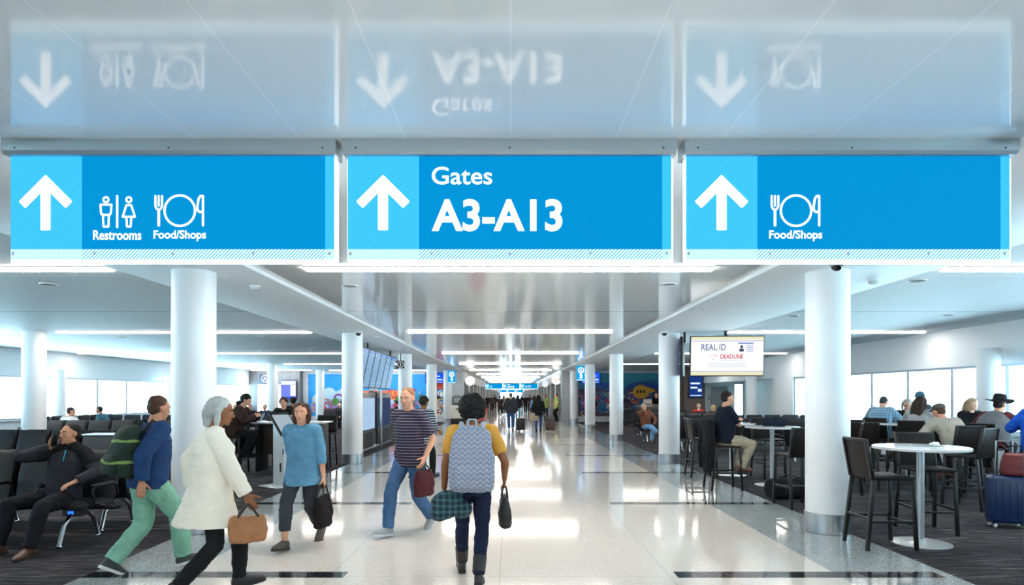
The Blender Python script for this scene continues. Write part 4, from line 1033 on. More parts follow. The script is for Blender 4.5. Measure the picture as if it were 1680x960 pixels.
    if shoes:
        m, sole = (shoes if isinstance(shoes, tuple) else (shoes, mat('1a1a1c', .6)))
        for c, (Hp, kn, A_, side) in legs.items():
            fd, fr, fu = foot_axes(c); O = A_ - fu * .085 * s; mb = MB()
            mb.loft([(O + fd * a * s + fu * hh * .5 * s, fr * w * s, fu * hh * .5 * s) for a, w, hh in ((-.072, .024, .06), (-.06, .034, .09), (-.02, .039, .118), (.03, .040, .105), (.09, .045, .078), (.15, .044, .06), (.19, .034, .048), (.208, .016, .034))], 16, 2.7)
            mb.mi = 1; pts = []
            prof = ((-.078, .022), (-.068, .034), (-.02, .037), (.05, .040), (.12, .050), (.17, .046), (.2, .032), (.214, .014))
            pts = [O + fd * a * s + fr * w * s - fu * .004 * s for a, w in prof] + [O + fd * a * s - fr * w * s - fu * .004 * s for a, w in reversed(prof)]
            mb.prism(pts, fu * .026 * s); mb.build('shoe', [m, sole], root)
    # ---- face and hair
    if fine and g('face', True):
        for q in (-1, 1):
            mb = MB(); mb.ell(H(q * .031, .0775, .004), (.0128 * s, .0115 * s, .0055 * s), hM, 12, 8); mb.mi = 1; mb.ell(H(q * .031, .0855, .004), (.0062 * s, .0045 * s, .0056 * s), hM, 10, 6)
            mb.build('eye', [mat('c8c0b8', .4), mat('201610', .3)], root)
            MB().tube([H(q * .014, .095, .024), H(q * .034, .093, .031), H(q * .052, .077, .024)], [.0035 * s, .0045 * s, .003 * s], 6).build('eyebrow', mat('20150f', .8), root)
        MB().tube([H(-.023, .096, -.061), H(0, .103, -.060), H(.023, .096, -.061)], [.003 * s, .0055 * s, .003 * s], 8).build('mouth', mat('8e4a40', .5), root)
    if hair:
        kind, hcol = hair[:2]; hm = mat(hcol, .7, 0, (70, .6), .3, 0, .25) if isinstance(hcol, str) else hcol; mb = MB(); rr = random.Random(int(sd * 10)); fold = .006 * s; fsx = (22, 22, 22); hv = max(.008, vox)
        def cap(k=1.0, back=1.0):
            mb.ell(H(0, -.022, .046), (.081 * s * k, .094 * s * k, .082 * s * k), hM, 18, 12); mb.ell(H(0, -.048, .0), (.074 * s * k, .062 * s * k, .075 * s * back), hM, 16, 10)
        if kind == 'short': cap()
        elif kind == 'bald': mb.loft([(H(0, -.02, .02), hM @ V((.081 * s, 0, 0)), hM @ V((0, .088 * s, 0))), (H(0, -.03, -.02), hM @ V((.08 * s, 0, 0)), hM @ V((0, .08 * s, 0))), (H(0, -.035, -.05), hM @ V((.065 * s, 0, 0)), hM @ V((0, .06 * s, 0)))], 18)
        elif kind == 'curly':
            cap(1.02)
            for k in range(46):
                a = rr.uniform(0, 2 * pi); e_ = rr.uniform(-.35, 1.45); q = V((.088 * cos(a) * cos(e_), -.022 + .094 * sin(a) * cos(e_), .03 + .09 * sin(e_)))
                if q.y > .05 and q.z < .065: continue
                mb.ell(H(*q), (.026 * s,) * 3, None, 8, 6)
        elif kind == 'bob':
            cap(1.03)
            for q in (-1, 1): mb.tube([H(q * .06, -.01, .08), H(q * .088, -.012, .0), H(q * .085, -.005, -.085), H(q * .07, 0, -.125)], [.026 * s, .027 * s, .028 * s, .018 * s], 10)
            mb.tube([H(0, -.07, .05), H(0, -.085, -.03), H(0, -.075, -.12)], [.06 * s, .06 * s, .042 * s], 14)
        elif kind == 'afro':
            mb.ell(H(0, -.03, .018), (.122 * s, .118 * s, .116 * s), hM, 22, 14); fold = .02 * s
            for k in range(130):
                a = rr.uniform(0, 2 * pi); e_ = rr.uniform(-1.0, 1.57); q = V((.112 * cos(a) * cos(e_), -.03 + .110 * sin(a) * cos(e_), .018 + .112 * sin(e_)))
                if q.y > .06 and q.z < .07: continue
                mb.ell(H(*q), (.024 * s,) * 3, None, 8, 6)
        elif kind == 'long':
            cap(1.03); L_ = hair[2] if len(hair) > 2 else .3
            for x_ in (-.05, -.02, .02, .05): mb.tube([H(x_, -.06, .07), H(x_ * 1.4, -.09, 0), H(x_ * 1.5, -.1, -.1), H(x_ * 1.6, -.105, -.1 - L_ * .5), H(x_ * 1.2, -.1, -.1 - L_)], [.035 * s, .04 * s, .042 * s, .04 * s, .014 * s], 10)
            for q in (-1, 1): mb.tube([H(q * .055, .0, .08), H(q * .085, -.01, .0), H(q * .088, -.02, -.1), H(q * .08, -.04, -.1 - L_ * .6)], [.03 * s, .03 * s, .032 * s, .014 * s], 10)
        elif kind == 'bun': cap(1.0); mb.ell(H(0, -.1, .07), (.045 * s,) * 3)
        mb.remesh('hair', hm, root, hv, 1, fold if vox < .016 else 0, sd, fsx)
    if extra: extra(root, J, s)
    return root, J
def walk(st=.30, lead='r', lift=.07, arm=.2, **kw):
    """stride: lead foot forwards, the other trailing on its toes"""
    o = 'l' if lead == 'r' else 'r'; sd = {'l': -1, 'r': 1}
    d = {'pel': (0, 0, .905), 'lean': 4, 'f' + lead: (sd[lead] * .08, st, .10), 'f' + o: (sd[o] * .08, -st, .085 + lift), 't' + lead: (sd[lead] * -0 + sd[lead] * 6, 8), 't' + o: (sd[o] * 6, -32),
         'h' + o: (sd[o] * .24, arm, .90), 'h' + lead: (sd[lead] * .25, -arm, .90)}
    d.update(kw); return d
def sit(sz=.45, kd=.42, lean=-6, fwd=.0, **kw):
    """seat height sz (metres, already unscaled); feet kd in front of the hips"""
    d = {'pel': (0, 0, sz + .085), 'lean': lean, 'fl': (-.12, kd, .085), 'fr': (.12, kd, .085), 'kl': (-.1, 1, .7), 'kr': (.1, 1, .7), 'hl': (-.14, .32, sz + .2), 'hr': (.14, .32, sz + .2), 'el': (-.8, -.5, -.3), 'er': (.8, -.5, -.3)}
    d.update(kw); return d
def barsit(lean=8, **kw):
    d = sit(.775, .34, lean, fl=(-.12, .24, .40), fr=(.12, .24, .40), hl=(-.14, .42, 1.13), hr=(.14, .42, 1.13)); d.update(kw); return d
JEANS = cloth('35507a'); NAVYP = cloth('141b30'); BLACKP = cloth('141416'); KHAKI = cloth('a39a86'); GREYP = cloth('3d4148')
WHITESOLE = mat('d5d7d8', .6)
def rel(root): return root.rotation_euler.z
def bag_on(root, p, label, name, cat, rot=0.):
    q = wp(root, p); return thing(name, label, cat, q, rel(root) + R(rot))
def backpack(root, J, label, m, w=.34, h=.48, d=.20, mstrap=None, z0=-.50, low=None):
    s = J['s']; u2, sf, sx, sh = J['u2'], J['sf'], J['sx'], J['sh']; o = sh - sf * .125 * s + u2 * z0 * s
    t = bag_on(root, o, label, 'backpack', 'backpack'); F = lambda a, b, c: sx * a + sf * b + u2 * c
    mb = MB(); secs = []
    for c, kw, kd in ((0, .82, .8), (.02, .95, 1.0), (.14, 1.03, 1.08), (h * .55, 1.0, 1.0), (h * .85, .85, .8), (h * .97, .6, .55), (h, .3, .25)):
        secs.append((F(0, -d * .5 * kd - .015, c), sx * w * .5 * kw, sf * d * .5 * kd))
    mb.loft(secs, 24, 2.8); mb.remesh('body', m, t, .01, 2, .008, 3.3, (9, 9, 9))
    mb = MB(); secs = []
    for c, kw, kd in ((.03, .8, .6), (.06, .9, 1), (h * .3, .9, 1.1), (h * .42, .8, .5)): secs.append((F(0, -d - .02, c), sx * w * .42 * kw, sf * .045 * kd))
    mb.loft(secs, 20, 3); mb.remesh('front_pocket', m, t, .008, 2, .005, 1.2)
    ms = mstrap or m
    for q in (-1, 1):
        MB().tube([F(q * .085, -.01, h * .86), F(q * .095, .06, -z0 * s + .055), F(q * .10, .155, -z0 * s - .01), F(q * .115, .20, -z0 * s - .13), F(q * .165, .13, -z0 * s - .26), F(q * .175, -.01, .08)], .021, 10, True, False, .45).build('shoulder_strap', ms, t)
    MB().tube([F(-.04, -.03, h * .95), F(-.03, -.02, h + .05), F(.03, -.02, h + .05), F(.04, -.03, h * .95)], .009, 8).build('grab_loop', ms, t)
    return t
def carry_bag(root, hand_, label, m, w=.30, h=.28, d=.12, drop=.16, name='handbag', rot=0., cat='bag', fold=.012):
    o = V(hand_) + V((0, .015, -.085 - drop - h)); t = bag_on(root, o, label, name, cat, rot); mb = MB(); secs = []
    for c, kw, kd in ((0, .8, .7), (.02, .95, 1), (h * .4, 1.02, 1.05), (h * .8, .92, .75), (h, .8, .35)): secs.append((V((0, 0, c)), V((0, w * .5 * kw, 0)), V((-d * .5 * kd, 0, 0))))
    mb.loft(secs, 24, 2.6); mb.remesh('body', m, t, .009, 2, fold, w * 9, (8, 8, 8))
    for q in (-1, 1):
        x = q * d * .22; MB().tube([(x, -w * .25, h * .96), (x * .8, -w * .12, h + drop * .6), (x * .4, 0, h + drop + .012), (x * .8, w * .12, h + drop * .6), (x, w * .25, h * .96)], .009, 8).build('handle', mat('1a1718', .5), t)
    return t
# --- seated man on the phone
r, J = person('seated man in a charcoal pullover holding a phone to his ear, front left', (-4.99, 6.88), 178, 1.76,
    sit(.45, .66, -17, pel=(0, -.02, .525), lean2=-14, head=(-20, 8, 4), hr=(.15, -.05, 1.045), er=(1, .1, -.9), dr=(-.28, .1, 1), nr=(-1, -.1, -.3), cr=20,
        hl=(-.30, .16, .70), el=(-.8, -.6, -.2), nl=(0, 0, -1), fl=(-.15, .60, .085), fr=(.24, .52, .085), kl=(-.1, 1, .75), kr=(.45, 1, .7), tl=(-6, 0), tr=(18, 0)),
    (cloth('2b2c33'), 1, .07, .024, 0, cloth('17222b')), (cloth('15161d'), 1, .016), (mat('4a2b1b', .45), mat('191513', .6)), ('short', '15110f'), 'tan', .0075, girth=1.12)
for q in ((.0,),):
    mb = MB(); a = J['sh'] + J['sf'] * .125 - J['u2'] * .02; b_ = J['sh'] + J['sf'] * .148 - J['u2'] * .14; mb.tube([a - J['sx'] * .045, b_ - J['sx'] * .055], .005, 6); mb.build('zip', mat('1fa5c8', .5), r)
    mb = MB()
    for c in 'lr':
        S0 = J['s' + c]; mb.ell(S0, (.088, .088, .088)); mb.tube([S0 + (J['neck'] - S0) * .8, S0, S0 + (J['el' + c] - S0) * .55], [.074, .088, .083], 14)
    mb.remesh('shoulder_panels', cloth('121216'), r, .009, 3, .005, 4)
hp = J['hr']; t = bag_on(r, hp + V((-.055, .005, .085)), 'black mobile phone held at the seated man ear', 'mobile_phone', 'phone')
M_ = Matrix.Rotation(R(-16), 3, 'Y') @ Matrix.Rotation(R(-8), 3, 'X'); MB().box((0, 0, 0), (.011, .072, .148), .004, M_).build('body', BLACK, t); MB().box((-.006, 0, 0), (.002, .064, .134), .0005, M_).build('screen', mat('20242a', .15), t)
# --- man in green trousers
r, J = person('walking person in pale green trousers and dark blue jacket, wearing a dark green backpack', (-3.38, 5.80), -38, 1.68,
    walk(.29, 'r', .05, .16, lean=6, head=(10, 6, 0)), (cloth('1d3c66'), 1, .10, .035, .01), (cloth('7fb5a0'), .99, .03), (mat('3a3d40', .6), WHITESOLE), ('short', '4a3426'), 'tan', .0078, girth=1.1)
backpack(r, J, 'dark green backpack with pale green trim on the person in pale green trousers', stripe_cloth('10281f', '6f8f4a', .17, .14), .36, .48, .20, cloth('14261f'))
# --- woman in white coat
r, J = person('walking grey-haired person in a long off-white coat and black trousers', (-2.46, 5.08), -62, 1.67,
    walk(.24, 'l', .05, .14, lean=5, head=(-8, 8, 0), hr=(.20, .30, .80), er=(.5, -1, 0)), (mat('ece6d8', .8, 0, (45, .3), .2, 0, .04), 1, .30, .034, .03), (BLACKP, 1, .012), (mat('141414', .5), mat('0c0c0c', .6)), ('bob', 'aab0ae'), 'brown', .0078, girth=1.12)
carry_bag(r, J['hr'], 'tan leather handbag carried by the person in the off-white coat', mat('9a6a45', .5, 0, (40, .2), .4, 0, .1), .30, .22, .12, .08)
# --- woman in blue
r, J = person('walking woman in a blue shirt and grey cropped trousers, coming towards the camera', (-2.27, 6.80), 172, 1.60,
    walk(.30, 'r', .06, .18, lean=3, head=(12, 0, 0), hl=(-.27, .02, .80)), (cloth('5c92b2'), .72, .17, .026, .02), (GREYP, .72, .018), (mat('4b4640', .6), mat('2a2725', .6)), ('bob', '4b2f24'), 'light', .0078, girth=1.12)
carry_bag(r, J['hl'], 'black tote bag swinging from the hand of the woman in blue', cloth('1b1719'), .34, .34, .14, .12, 'tote_bag')
# --- striped man
r, J = person('walking man in a dark purple striped T-shirt and jeans, light trainers', (-1.20, 7.42), 152, 1.77,
    walk(.31, 'r', .06, .2, lean=3, head=(10, 4, 0), hl=(-.27, .08, .90), hr=(.30, -.18, .90)), (stripe_cloth('2a2136', '8d8799', .034, .22), .42, .12, .026), (cloth('42648c'), 1, .018), (mat('9aa0a3', .6), WHITESOLE), ('short', '9c6a48'), 'light', .0078, girth=1.05)
carry_bag(r, J['hl'], 'maroon bag carried by the man in the striped T-shirt', cloth('4c2129'), .34, .30, .13, .06, 'shoulder_bag')
def woven_mat():
    m, nt, b = nodes('woven_pattern'); x, y, z = xyz(nt)
    zig = (x.fmod(.05) - .025).abs(); f = (z + zig * 1.2 + (E(nt, noisetex(nt, 30, 2)) - .5) * .02).fmod(.04) * 25.0
    nt.links.new(ramp(nt, f, [(0, srgb('6f7f98')), (.3, srgb('adb3bf')), (.5, srgb('8f8dab')), (.75, srgb('64788f')), (1, srgb('9da5b2'))]), b.inputs['Base Color'])
    b.inputs['Roughness'].default_value = .85; bump(nt, b, noisetex(nt, 50, 3), .3); return m
woven = woven_mat()
# --- woman with afro, yellow top, backpack
r, J = person('woman with a round black afro in a mustard top walking away from the camera', (-.335, 5.42), 2, 1.66,
    walk(.27, 'l', .03, .12, lean=4, pel=(0, 0, .915), head=(0, 0, 0), fr=(.06, -.10, .10), tr=(4, -12), fl=(-.11, .34, .10), hl=(-.26, .04, .86), hr=(.30, .16, .93), el=(-.3, -1, 0), er=(.4, -1, 0), face=False), (cloth('cf9a44'), .36, .06, .018), (cloth('17203c'), 1, .006), (mat('17171a', .35), mat('0e0e0f', .6)), ('afro', '0d0b0b'), 'brown', .0078)
backpack(r, J, 'pale blue and lilac patterned backpack worn by the woman in mustard', woven, .38, .56, .20, cloth('a9b4c2'), -.56)
for c in 'lr': MB().tube([J['f' + c] + V((0, 0, .02)), J['f' + c] + (J['k' + c] - J['f' + c]) * .38], [.056, .062], 16, False).build('boot_shaft', mat('17171a', .35), r)
o = V((-.20, -.10, .70)); t = bag_on(r, o, 'rolled teal plaid jacket hanging below the patterned backpack', 'plaid_jacket', 'jacket', 10)
mb = MB(); mb.ell((0, 0, 0), (.15, .10, .12)); mb.ell((.1, -.01, -.04), (.1, .09, .08)); mb.ell((-.07, 0, -.07), (.09, .08, .07)); mb.tube([(.05, 0, .05), (.12, 0, .14)], .05); mb.remesh('bundle', stripe_cloth('14262e', '386470', .05, .4, 2, True), t, .01, 2, .02, 6, (8, 8, 8))
carry_bag(r, J['hr'], 'black handbag on the arm of the woman in mustard', mat('121214', .5, 0, (40, .2)), .26, .28, .12, .07)
# --- striped blouse behind
person('woman with dark curly hair in a navy and white striped blouse, beyond the striped man', (xx(693, 12), 12.0), -25, 1.66,
    walk(.25, 'r', .05, .1, hl=(-.32, .12, 1.0), hr=(.32, .12, 1.0)), (stripe_cloth('1e2838', 'b9c4cf', .045, .4), .85, .2, .03, .04), (BLACKP, 1, .012), mat('222224', .5), ('curly', '231814'), 'brown', .011)
# --- far walkers
r, J = person('man in a charcoal jacket and jeans walking away down the middle of the walkway', (0.0, 28.7), 0, 1.80, walk(.22, 'l', .05, .08, hr=(.27, -.1, .86)), (cloth('33373d'), 1, .12, .04), (cloth('38588a'), 1, .02), mat('d0d2d3', .5), ('short', '5a4a3e'), 'light', .02, girth=1.15)
suitcase(.44, 28.2, 5, .40, .54, .24, '121316', 'black wheeled suitcase beside the man in the charcoal jacket', .42)
r, J = person('woman with long dark hair and black top walking away, right of the walkway', (1.24, 27.9), -6, 1.70, walk(.22, 'r', .05, .08, hr=(.3, -.12, .84)), (BLACKP, 1, .16, .03), (cloth('35558a'), 1, .006), mat('2a2320', .5), ('long', '1c1312', .22), 'light', .018)
carry_bag(r, V((-.2, -.08, 1.05)), 'beige shoulder bag on the woman with long dark hair', mat('a99a86', .6), .42, .34, .16, .12, 'shoulder_bag', 90)
suitcase(1.78, 28.0, -8, .42, .56, .26, '3d2a28', 'brown wheeled suitcase pulled by the woman with long dark hair', .42)
HV = mat('a3b86c', .7)
person('worker in a yellow-green safety vest standing at the right shop front', (2.92, 39.6), 115, 1.78, {'hl': (-.2, .28, 1.0), 'hr': (.2, .28, 1.0)}, (HV, .45, .15, .03), (BLACKP, 1, .02), BLACKP, ('short', '3a2a20'), 'light', .025)
person('second worker in a safety vest, nearer the middle beside the dark-haired woman', (xx(896, 43), 43.0), 160, 1.74, {}, (HV, .45, .15, .03), (cloth('2a3a55'), 1, .02), BLACKP, ('short', '22180f'), 'tan', .028)
person('man in a faded red shirt walking towards the camera behind the afro-haired woman', (xx(783, 19), 19.0), 178, 1.76, walk(.24, 'l', .05, .1, head=(0, 6, 0)), (cloth('b0504c'), .45, .12, .03), (GREYP, 1, .02), BLACKP, ('short', '2c2018'), 'tan', .014, girth=1.08)
crowd = [(820.5, 684, 0, '2c2a2c', '1b1b1e', 'short', '1b1410', 'person in black walking away, left of the charcoal jacket man'), (826.5, 681, 185, 'a89a8a', '2a2a30', 'long', '5a4030', 'person in a pale top approaching beside the person in black'),
         (849.5, 688, 0, '2a2730', '3f8fb0', 'long', '20161a', 'person in black with a bright blue skirt right of the charcoal jacket man'), (862, 678, 182, '1b1b1f', '17171a', 'short', '15100d', 'person in black approaching, right of the blue skirt'),
         (869, 676, 0, '24242a', '202024', 'short', '241a14', 'person in dark grey walking away farther right'), (876.5, 689, 5, '6f8fb8', '4a3f3a', 'long', '35241c', 'person in a light blue shirt left of the dark-haired woman'),
         (800, 672, 175, '232125', '1c1c20', 'short', '1a1411', 'person in black near the left shop front, far back'), (806.5, 676, 180, '3a3534', '1c1c1f', 'bun', '3a281e', 'person in brown-black left of the far walkers'),
         (811.5, 672, 0, '2b3440', '22252c', 'short', '1a1411', 'person in slate blue walking away far left of centre'), (842.5, 672, 180, '3c4656', '23262d', 'short', '2a1d16', 'person in a grey-blue jacket far behind the middle walkers'),
         (856, 671, 0, '1a1a1c', '2b2d35', 'long', '1a1210', 'person with long hair in black far behind the middle walkers'), (833, 669, 0, '55392f', '1d1d20', 'short', '2a1d16', 'person in a rust jacket far down the walkway'),
         (886, 673, 170, '1d1f24', '1d1d20', 'short', '15100e', 'person in black far right near the ringed shop sign')]
for k, (px, fy, fc, tc, bc, hk, hcl, lb) in enumerate(crowd):
    person(lb, fl(px, fy), fc, 1.66 + .03 * (k % 5), walk(.2, 'lr'[k % 2], .04, .08), (cloth(tc), 1 if k % 3 else .45, .14, .03), (cloth(bc), 1, .02), BLACKP, (hk, hcl), ('light', 'tan', 'brown')[k % 3], .028, 'distant travellers on the walkway')
person('person in black standing behind the white service cart on the left', (xx(751, 34.6), 34.6), 0, 1.62, {}, (BLACKP, 1, .15, .03), (BLACKP, 1, .02), BLACKP, ('short', '1a1412'), 'brown', .025)
person('person in a dark jacket and rust cap near the left shop front', (xx(765, 36), 36.0), 180, 1.68, {}, (cloth('2a2522'), 1, .15, .03), (BLACKP, 1, .02), BLACKP, ('short', '9a4a34'), 'tan', .025)
# --- man on the bar stool
r, J = person('man in a navy polo and khaki trousers sitting on a bar stool with folded arms', (3.72, 10.82), -88, 1.80,
    barsit(4, pel=(0, -.02, .865), head=(4, 2, 0), hl=(.10, .22, 1.20), hr=(-.09, .25, 1.15), el=(-.8, .3, -.8), er=(.8, .3, -.8), dl=(1, -.2, .05), dr=(-1, -.2, .05), cl=30, cr=30, nl=(0, -.4, -1), nr=(0, -.4, -1), fl=(-.12, .30, .385), fr=(.13, .22, .385), kl=(-.15, 1, .5), kr=(.15, 1, .55)),
    (cloth('0f1626'), .42, .08, .03), (KHAKI, 1, .026), (mat('5a3626', .45), mat('2a1c16', .6)), ('short', '1d1411'), 'light', .009, girth=1.2)
t = thing('jacket', 'black jacket draped over the back of the bar stool with the navy-shirt man', 'jacket', (3.44, 10.85, .30), R(-90))
mb = MB(); mb.loft([(V((0, -.02, 0)), V((.17, 0, 0)), V((0, .04, 0))), (V((.02, -.01, .2)), V((.24, 0, 0)), V((0, .055, 0))), (V((0, .0, .55)), V((.25, 0, 0)), V((0, .06, 0))), (V((0, .012, .82)), V((.245, 0, 0)), V((0, .065, 0))), (V((0, .02, .89)), V((.2, 0, 0)), V((0, .05, 0)))], 24, 3)
for q in (-1, 1): mb.tube([(q * .2, .0, .84), (q * .26, -.03, .55), (q * .24, -.05, .2), (q * .22, -.05, .08)], [.06, .06, .055, .045], 12)
mb.remesh('cloth', cloth('131318'), t, .012, 3, .022, 3, (9, 9, 3))
# --- man in jeans in the gate area
def crossed(root, J, s): pass
person('grey-haired man in jeans and brown top resting cheek on hand', (4.80, 21.95), 186, 1.78,
    sit(.45, .45, -4, side=8, head=(14, 8, 8), hr=(.17, .12, 1.08), er=(1, -.1, -.7), dr=(-.4, .2, 1), hl=(-.2, .25, .68), fl=(.0, .52, .09), fr=(-.12, .78, .36), kr=(.35, 1, .9), kl=(-.1, 1, .6), tr=(-10, 20)), (cloth('7a4a38'), 1, .06, .026), (cloth('6f9cc4'), 1, .02), mat('6a4436', .5), ('short', 'a3a09a'), 'light', .013, girth=1.08)
person('white-haired gate agent in black standing behind the desk before the right mural', (xx(1075, 35.4), 35.4), 200, 1.78, {'hl': (-.15, .35, 1.1), 'hr': (.15, .35, 1.1), 'lean': 8}, (BLACKP, .45, .12, .03), (BLACKP, 1, .02), BLACKP, ('short', 'd0ccc6'), 'light', .02)
person('bald man in a bright red shirt seated with his back turned', (7.7, 25.55), 0, 1.72, sit(.45), (cloth('d2312c'), .6, .06, .03), (GREYP, 1, .02), BLACKP, ('bald', 'c9a58c'), 'pale', .02, girth=1.2)
person('blond person seated beside the bald man in red', (8.3, 25.55), 0, 1.64, sit(.45, head=(30, 0, 0)), (cloth('6a6a70'), 1, .06, .03), (GREYP, 1, .02), BLACKP, ('bob', 'c9a878'), 'pale', .02)
# --- bar-table group on the right
r, J = person('man in a grey flat cap and beige jacket hunched on a bar stool', (7.0, 9.72), 2, 1.72, barsit(30, lean2=46, head=(14, 14, 0)), (cloth('a8a59a'), 1, .12, .036), (cloth('2b2a30'), 1, .02), (mat('6a3e2a', .5), mat('2a1c16', .6)), ('short', '4a372a'), 'light', .011, girth=1.15)
def headgear(r, J, kind, m, name):
    H, hM, s = J['H'], J['hM'], J['s']; mb = MB()
    if kind == 'cap':
        mb.ell(H(0, -.02, .075), (.092 * s, .106 * s, .066 * s), hM, 22, 12); mb.loft([(H(0, .06, .055), hM @ V((.07 * s, 0, 0)), hM @ V((0, 0, .01 * s))), (H(0, .12, .042), hM @ V((.06 * s, 0, 0)), hM @ V((0, 0, .008 * s))), (H(0, .15, .036), hM @ V((.035 * s, 0, 0)), hM @ V((0, 0, .006 * s)))], 16)
    elif kind == 'beanie':
        mb.ell(H(0, -.02, .07), (.094 * s, .11 * s, .09 * s), hM, 22, 12); mb.tube([H(.092 * cos(a), -.02 + .108 * sin(a), .035) for a in [2 * pi * k / 20 for k in range(20)]], .018 * s, 8, True, True)
    else:
        mb.loft([(H(0, -.015, .07), hM @ V((.088 * s, 0, 0)), hM @ V((0, .108 * s, 0))), (H(0, -.015, .12), hM @ V((.09 * s, 0, 0)), hM @ V((0, .108 * s, 0))), (H(0, -.015, .175), hM @ V((.078 * s, 0, 0)), hM @ V((0, .1 * s, 0))), (H(0, -.015, .19), hM @ V((.05 * s, 0, 0)), hM @ V((0, .08 * s, 0)))], 24)
        rings = []
        for rr_, dz in ((.5, .0), (.8, .0), (1.0, .0)):
            pass
        n = 32; ra = []; rb = []
        for j in range(n):
            a = 2 * pi * j / n; up = .035 * abs(cos(a)) ** 2 - .01
            ra.append(H(.20 * cos(a), -.015 + .21 * sin(a), .072 + up)); rb.append(H(.20 * cos(a), -.015 + .21 * sin(a), .058 + up))
        ci = [H(.07 * cos(2 * pi * j / n), -.015 + .09 * sin(2 * pi * j / n), .082) for j in range(n)]; di = [H(.07 * cos(2 * pi * j / n), -.015 + .09 * sin(2 * pi * j / n), .056) for j in range(n)]
        mb._rings([di, rb, ra, ci])
    mb.remesh(name, m, r, .009, 2)
headgear(r, J, 'cap', cloth('5d5a55'), 'cap')
r, J = person('man in a black wide-brimmed hat and grey vest leaning on a bar table', (7.95, 10.32), -62, 1.76, barsit(22, lean2=32, head=(-4, 8, 0), hr=(.16, .46, 1.14), hl=(-.16, .46, 1.14), er=(.9, -.2, -.4), el=(-.9, -.2, -.4)), (cloth('5e2b2f'), 1, .1, .03), (cloth('22222a'), 1, .02), (mat('3a2a20', .5), mat('1a1512', .6)), ('short', '2a1d16'), 'light', .011, girth=1.2)
headgear(r, J, 'hat', cloth('17171b'), 'wide_brimmed_hat')
mb = MB(); p0, u2, sx_1, sf_1 = J['pel'], J['u2'], J['sx'], J['sf']; ch_ = (J['pel'] * .45 + J['sh'] * .55)
mb.loft([(p0 - u2 * .04, sx_1 * .265, sf_1 * .215), (p0 + (ch_ - p0) * .5, sx_1 * .26, sf_1 * .21), (ch_, sx_1 * .258, sf_1 * .205), (J['sh'] - u2 * .10, sx_1 * .235, sf_1 * .18), (J['sh'] - u2 * .02, sx_1 * .17, sf_1 * .135), (J['sh'] + u2 * .03, sx_1 * .085, sf_1 * .085)], 24)
mb.remesh('vest', cloth('6f7478'), r, .011, 2, .006, 2)
person('broad man in a bright blue shirt at the right edge, back to the camera', (7.87, 9.18), -32, 1.82, barsit(14, lean2=20, head=(-20, 6, 0)), (cloth('1557c8'), .6, .1, .04), (cloth('2b3a55'), 1, .03), (mat('2a2320', .5), mat('141110', .6)), ('short', '9b978f'), 'light', .011, girth=1.35)
person('woman with long straight brown hair in a light grey sweater on a bar stool', (7.58, 11.58), -52, 1.72, barsit(10, lean2=14, head=(-20, 2, 0)), (cloth('b4b6b6'), 1, .1, .032), (cloth('3a2f2f'), 1, .016), (mat('2a2320', .5), mat('141110', .6)), ('long', '38291f', .24), 'light', .011)
person('man in a blue checked shirt bending his head over the window table', (7.70, 12.98), -48, 1.76, barsit(10, lean2=20, head=(0, 36, 0), level=False), (stripe_cloth('8fb0c6', '47708f', .045, .35, 2, True), 1, .1, .036), (cloth('7a6a58'), 1, .02), (mat('3a2a20', .5), mat('1a1512', .6)), ('short', '33383a'), 'light', .012, girth=1.15)
r, J = person('grey-haired woman in glasses and a black vest facing the camera at the window table', (8.40, 13.25), 165, 1.66, barsit(10, head=(-10, 6, 0), hr=(.05, .26, 1.27), er=(.8, .2, -1), dr=(0, .2, 1)), (cloth('17181b'), .3, .1, .03), (cloth('2b2a30'), 1, .016), BLACKP, ('bob', '9c9da0'), 'light', .012)
mb = MB(); H = J['H']
for q in (-1, 1): mb.tube([H(q * .032 + .022 * cos(a), .112, .006 + .017 * sin(a)) for a in [2 * pi * k / 14 for k in range(14)]], .003, 6, True, True)
mb.tube([H(-.012, .114, .008), H(.012, .114, .008)], .003, 6); mb.build('glasses', BLACK, r)
r, J = person('person in a teal knitted beanie standing by the window table', (xx(1508, 13.7), 13.7), 170, 1.72, {}, (cloth('55606a'), 1, .12, .03), (BLACKP, 1, .02), BLACKP, ('short', '4a372a'), 'light', .013)
headgear(r, J, 'beanie', cloth('3d6472'), 'beanie')
person('smiling blond woman in black working on a laptop by the window', (8.72, 11.85), 178, 1.68, barsit(8, head=(6, 4, 0), hl=(-.1, .42, 1.13), hr=(.1, .42, 1.13)), (BLACKP, .9, .1, .026), (cloth('2b2a30'), 1, .016), BLACKP, ('long', 'a08a6a', .12), 'pale', .0095)
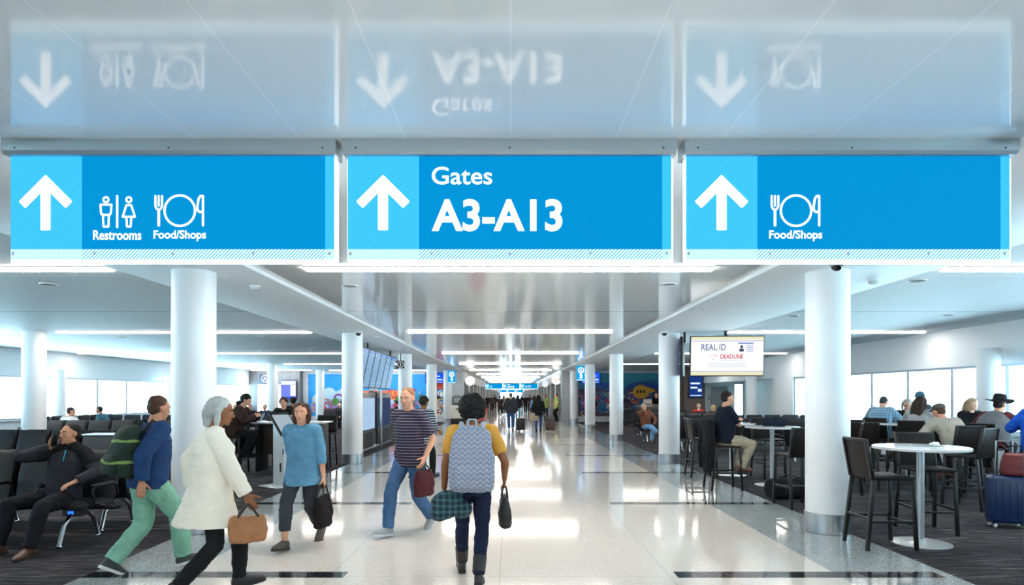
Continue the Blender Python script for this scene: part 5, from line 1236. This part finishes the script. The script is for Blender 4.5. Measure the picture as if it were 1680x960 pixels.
# --- left hold room
person('man in a white shirt seated with back turned, beside the far-left column', (-11.85, 16.6), -12, 1.74, sit(.45, .42, 6, lean2=10, head=(-35, 0, 0), hr=(.3, .3, .7)), (cloth('c9cdcb'), 1, .06, .04), (GREYP, 1, .02), BLACKP, ('short', '2e2c2b'), 'light', .013, girth=1.15)
person('man in a teal shirt leaning sideways by the left windows', (-13.2, 20.35), 95, 1.74, sit(.45, .42, 18, lean2=26, head=(0, 0, 0)), (cloth('3f6a7a'), .6, .06, .03), (GREYP, 1, .02), BLACKP, ('short', '2a2e30'), 'tan', .016)
person('man with dark wavy hair in a brown sweater at the left high table', (-5.83, 13.1), -84, 1.80, barsit(14, lean2=24, head=(-4, 14, 0), hl=(-.12, .45, 1.16), hr=(.12, .45, 1.16)), (cloth('3b2a24'), 1, .1, .036), (BLACKP, 1, .02), BLACKP, ('curly', '15110f'), 'light', .011, girth=1.15)
stool(-6.62, 14.5, -90, 'bar stool under the person in the dark flat cap', 'bar stools on the left')
r, J = person('person in a dark flat cap sitting just behind the man in the brown sweater', (-6.60, 14.5), -90, 1.66, barsit(24, lean2=32), (cloth('1d1c20'), 1, .1, .03), (BLACKP, 1, .02), BLACKP, ('short', '15110f'), 'tan', .013)
headgear(r, J, 'cap', cloth('1c1b1e'), 'cap')
person('woman with curly brown hair in black facing the camera at the left high table', (-5.22, 14.38), 182, 1.68, barsit(8, head=(0, 4, 0), hl=(-.14, .38, 1.12), hr=(.14, .38, 1.12)), (BLACKP, 1, .1, .03), (BLACKP, 1, .016), BLACKP, ('curly', '3a241c'), 'light', .0095)
person('person in black standing behind the curly-haired woman', (xx(481, 17.4), 17.4), 30, 1.60, {}, (BLACKP, 1, .15, .03), (BLACKP, 1, .02), BLACKP, ('curly', '1c1412'), 'brown', .015)
for k, (x, lb, hc_, tc) in enumerate(((-11.1, 'person with grey hair seated in the fifth left row, leftmost of three', '8a857e', '5a5f66'), (-10.5, 'dark-haired person in black seated in the middle of three in the fifth left row', '3b241a', '141416'), (-9.9, 'person in slate blue seated beside the column in the fifth left row', '15110f', '2a3a4a'))):
    person(lb, (x, 24.95), 180, 1.68, sit(.45), (cloth(tc), 1, .06, .03), (BLACKP, 1, .02), BLACKP, ('short', hc_), 'light', .022, 'people seated in the fifth left row')
person('grey-haired person in a dark coat seated before the left mural', (-8.4, 30.45), 180, 1.68, sit(.45), (cloth('24242a'), 1, .06, .03), (BLACKP, 1, .02), BLACKP, ('bob', '77706a'), 'light', .024)
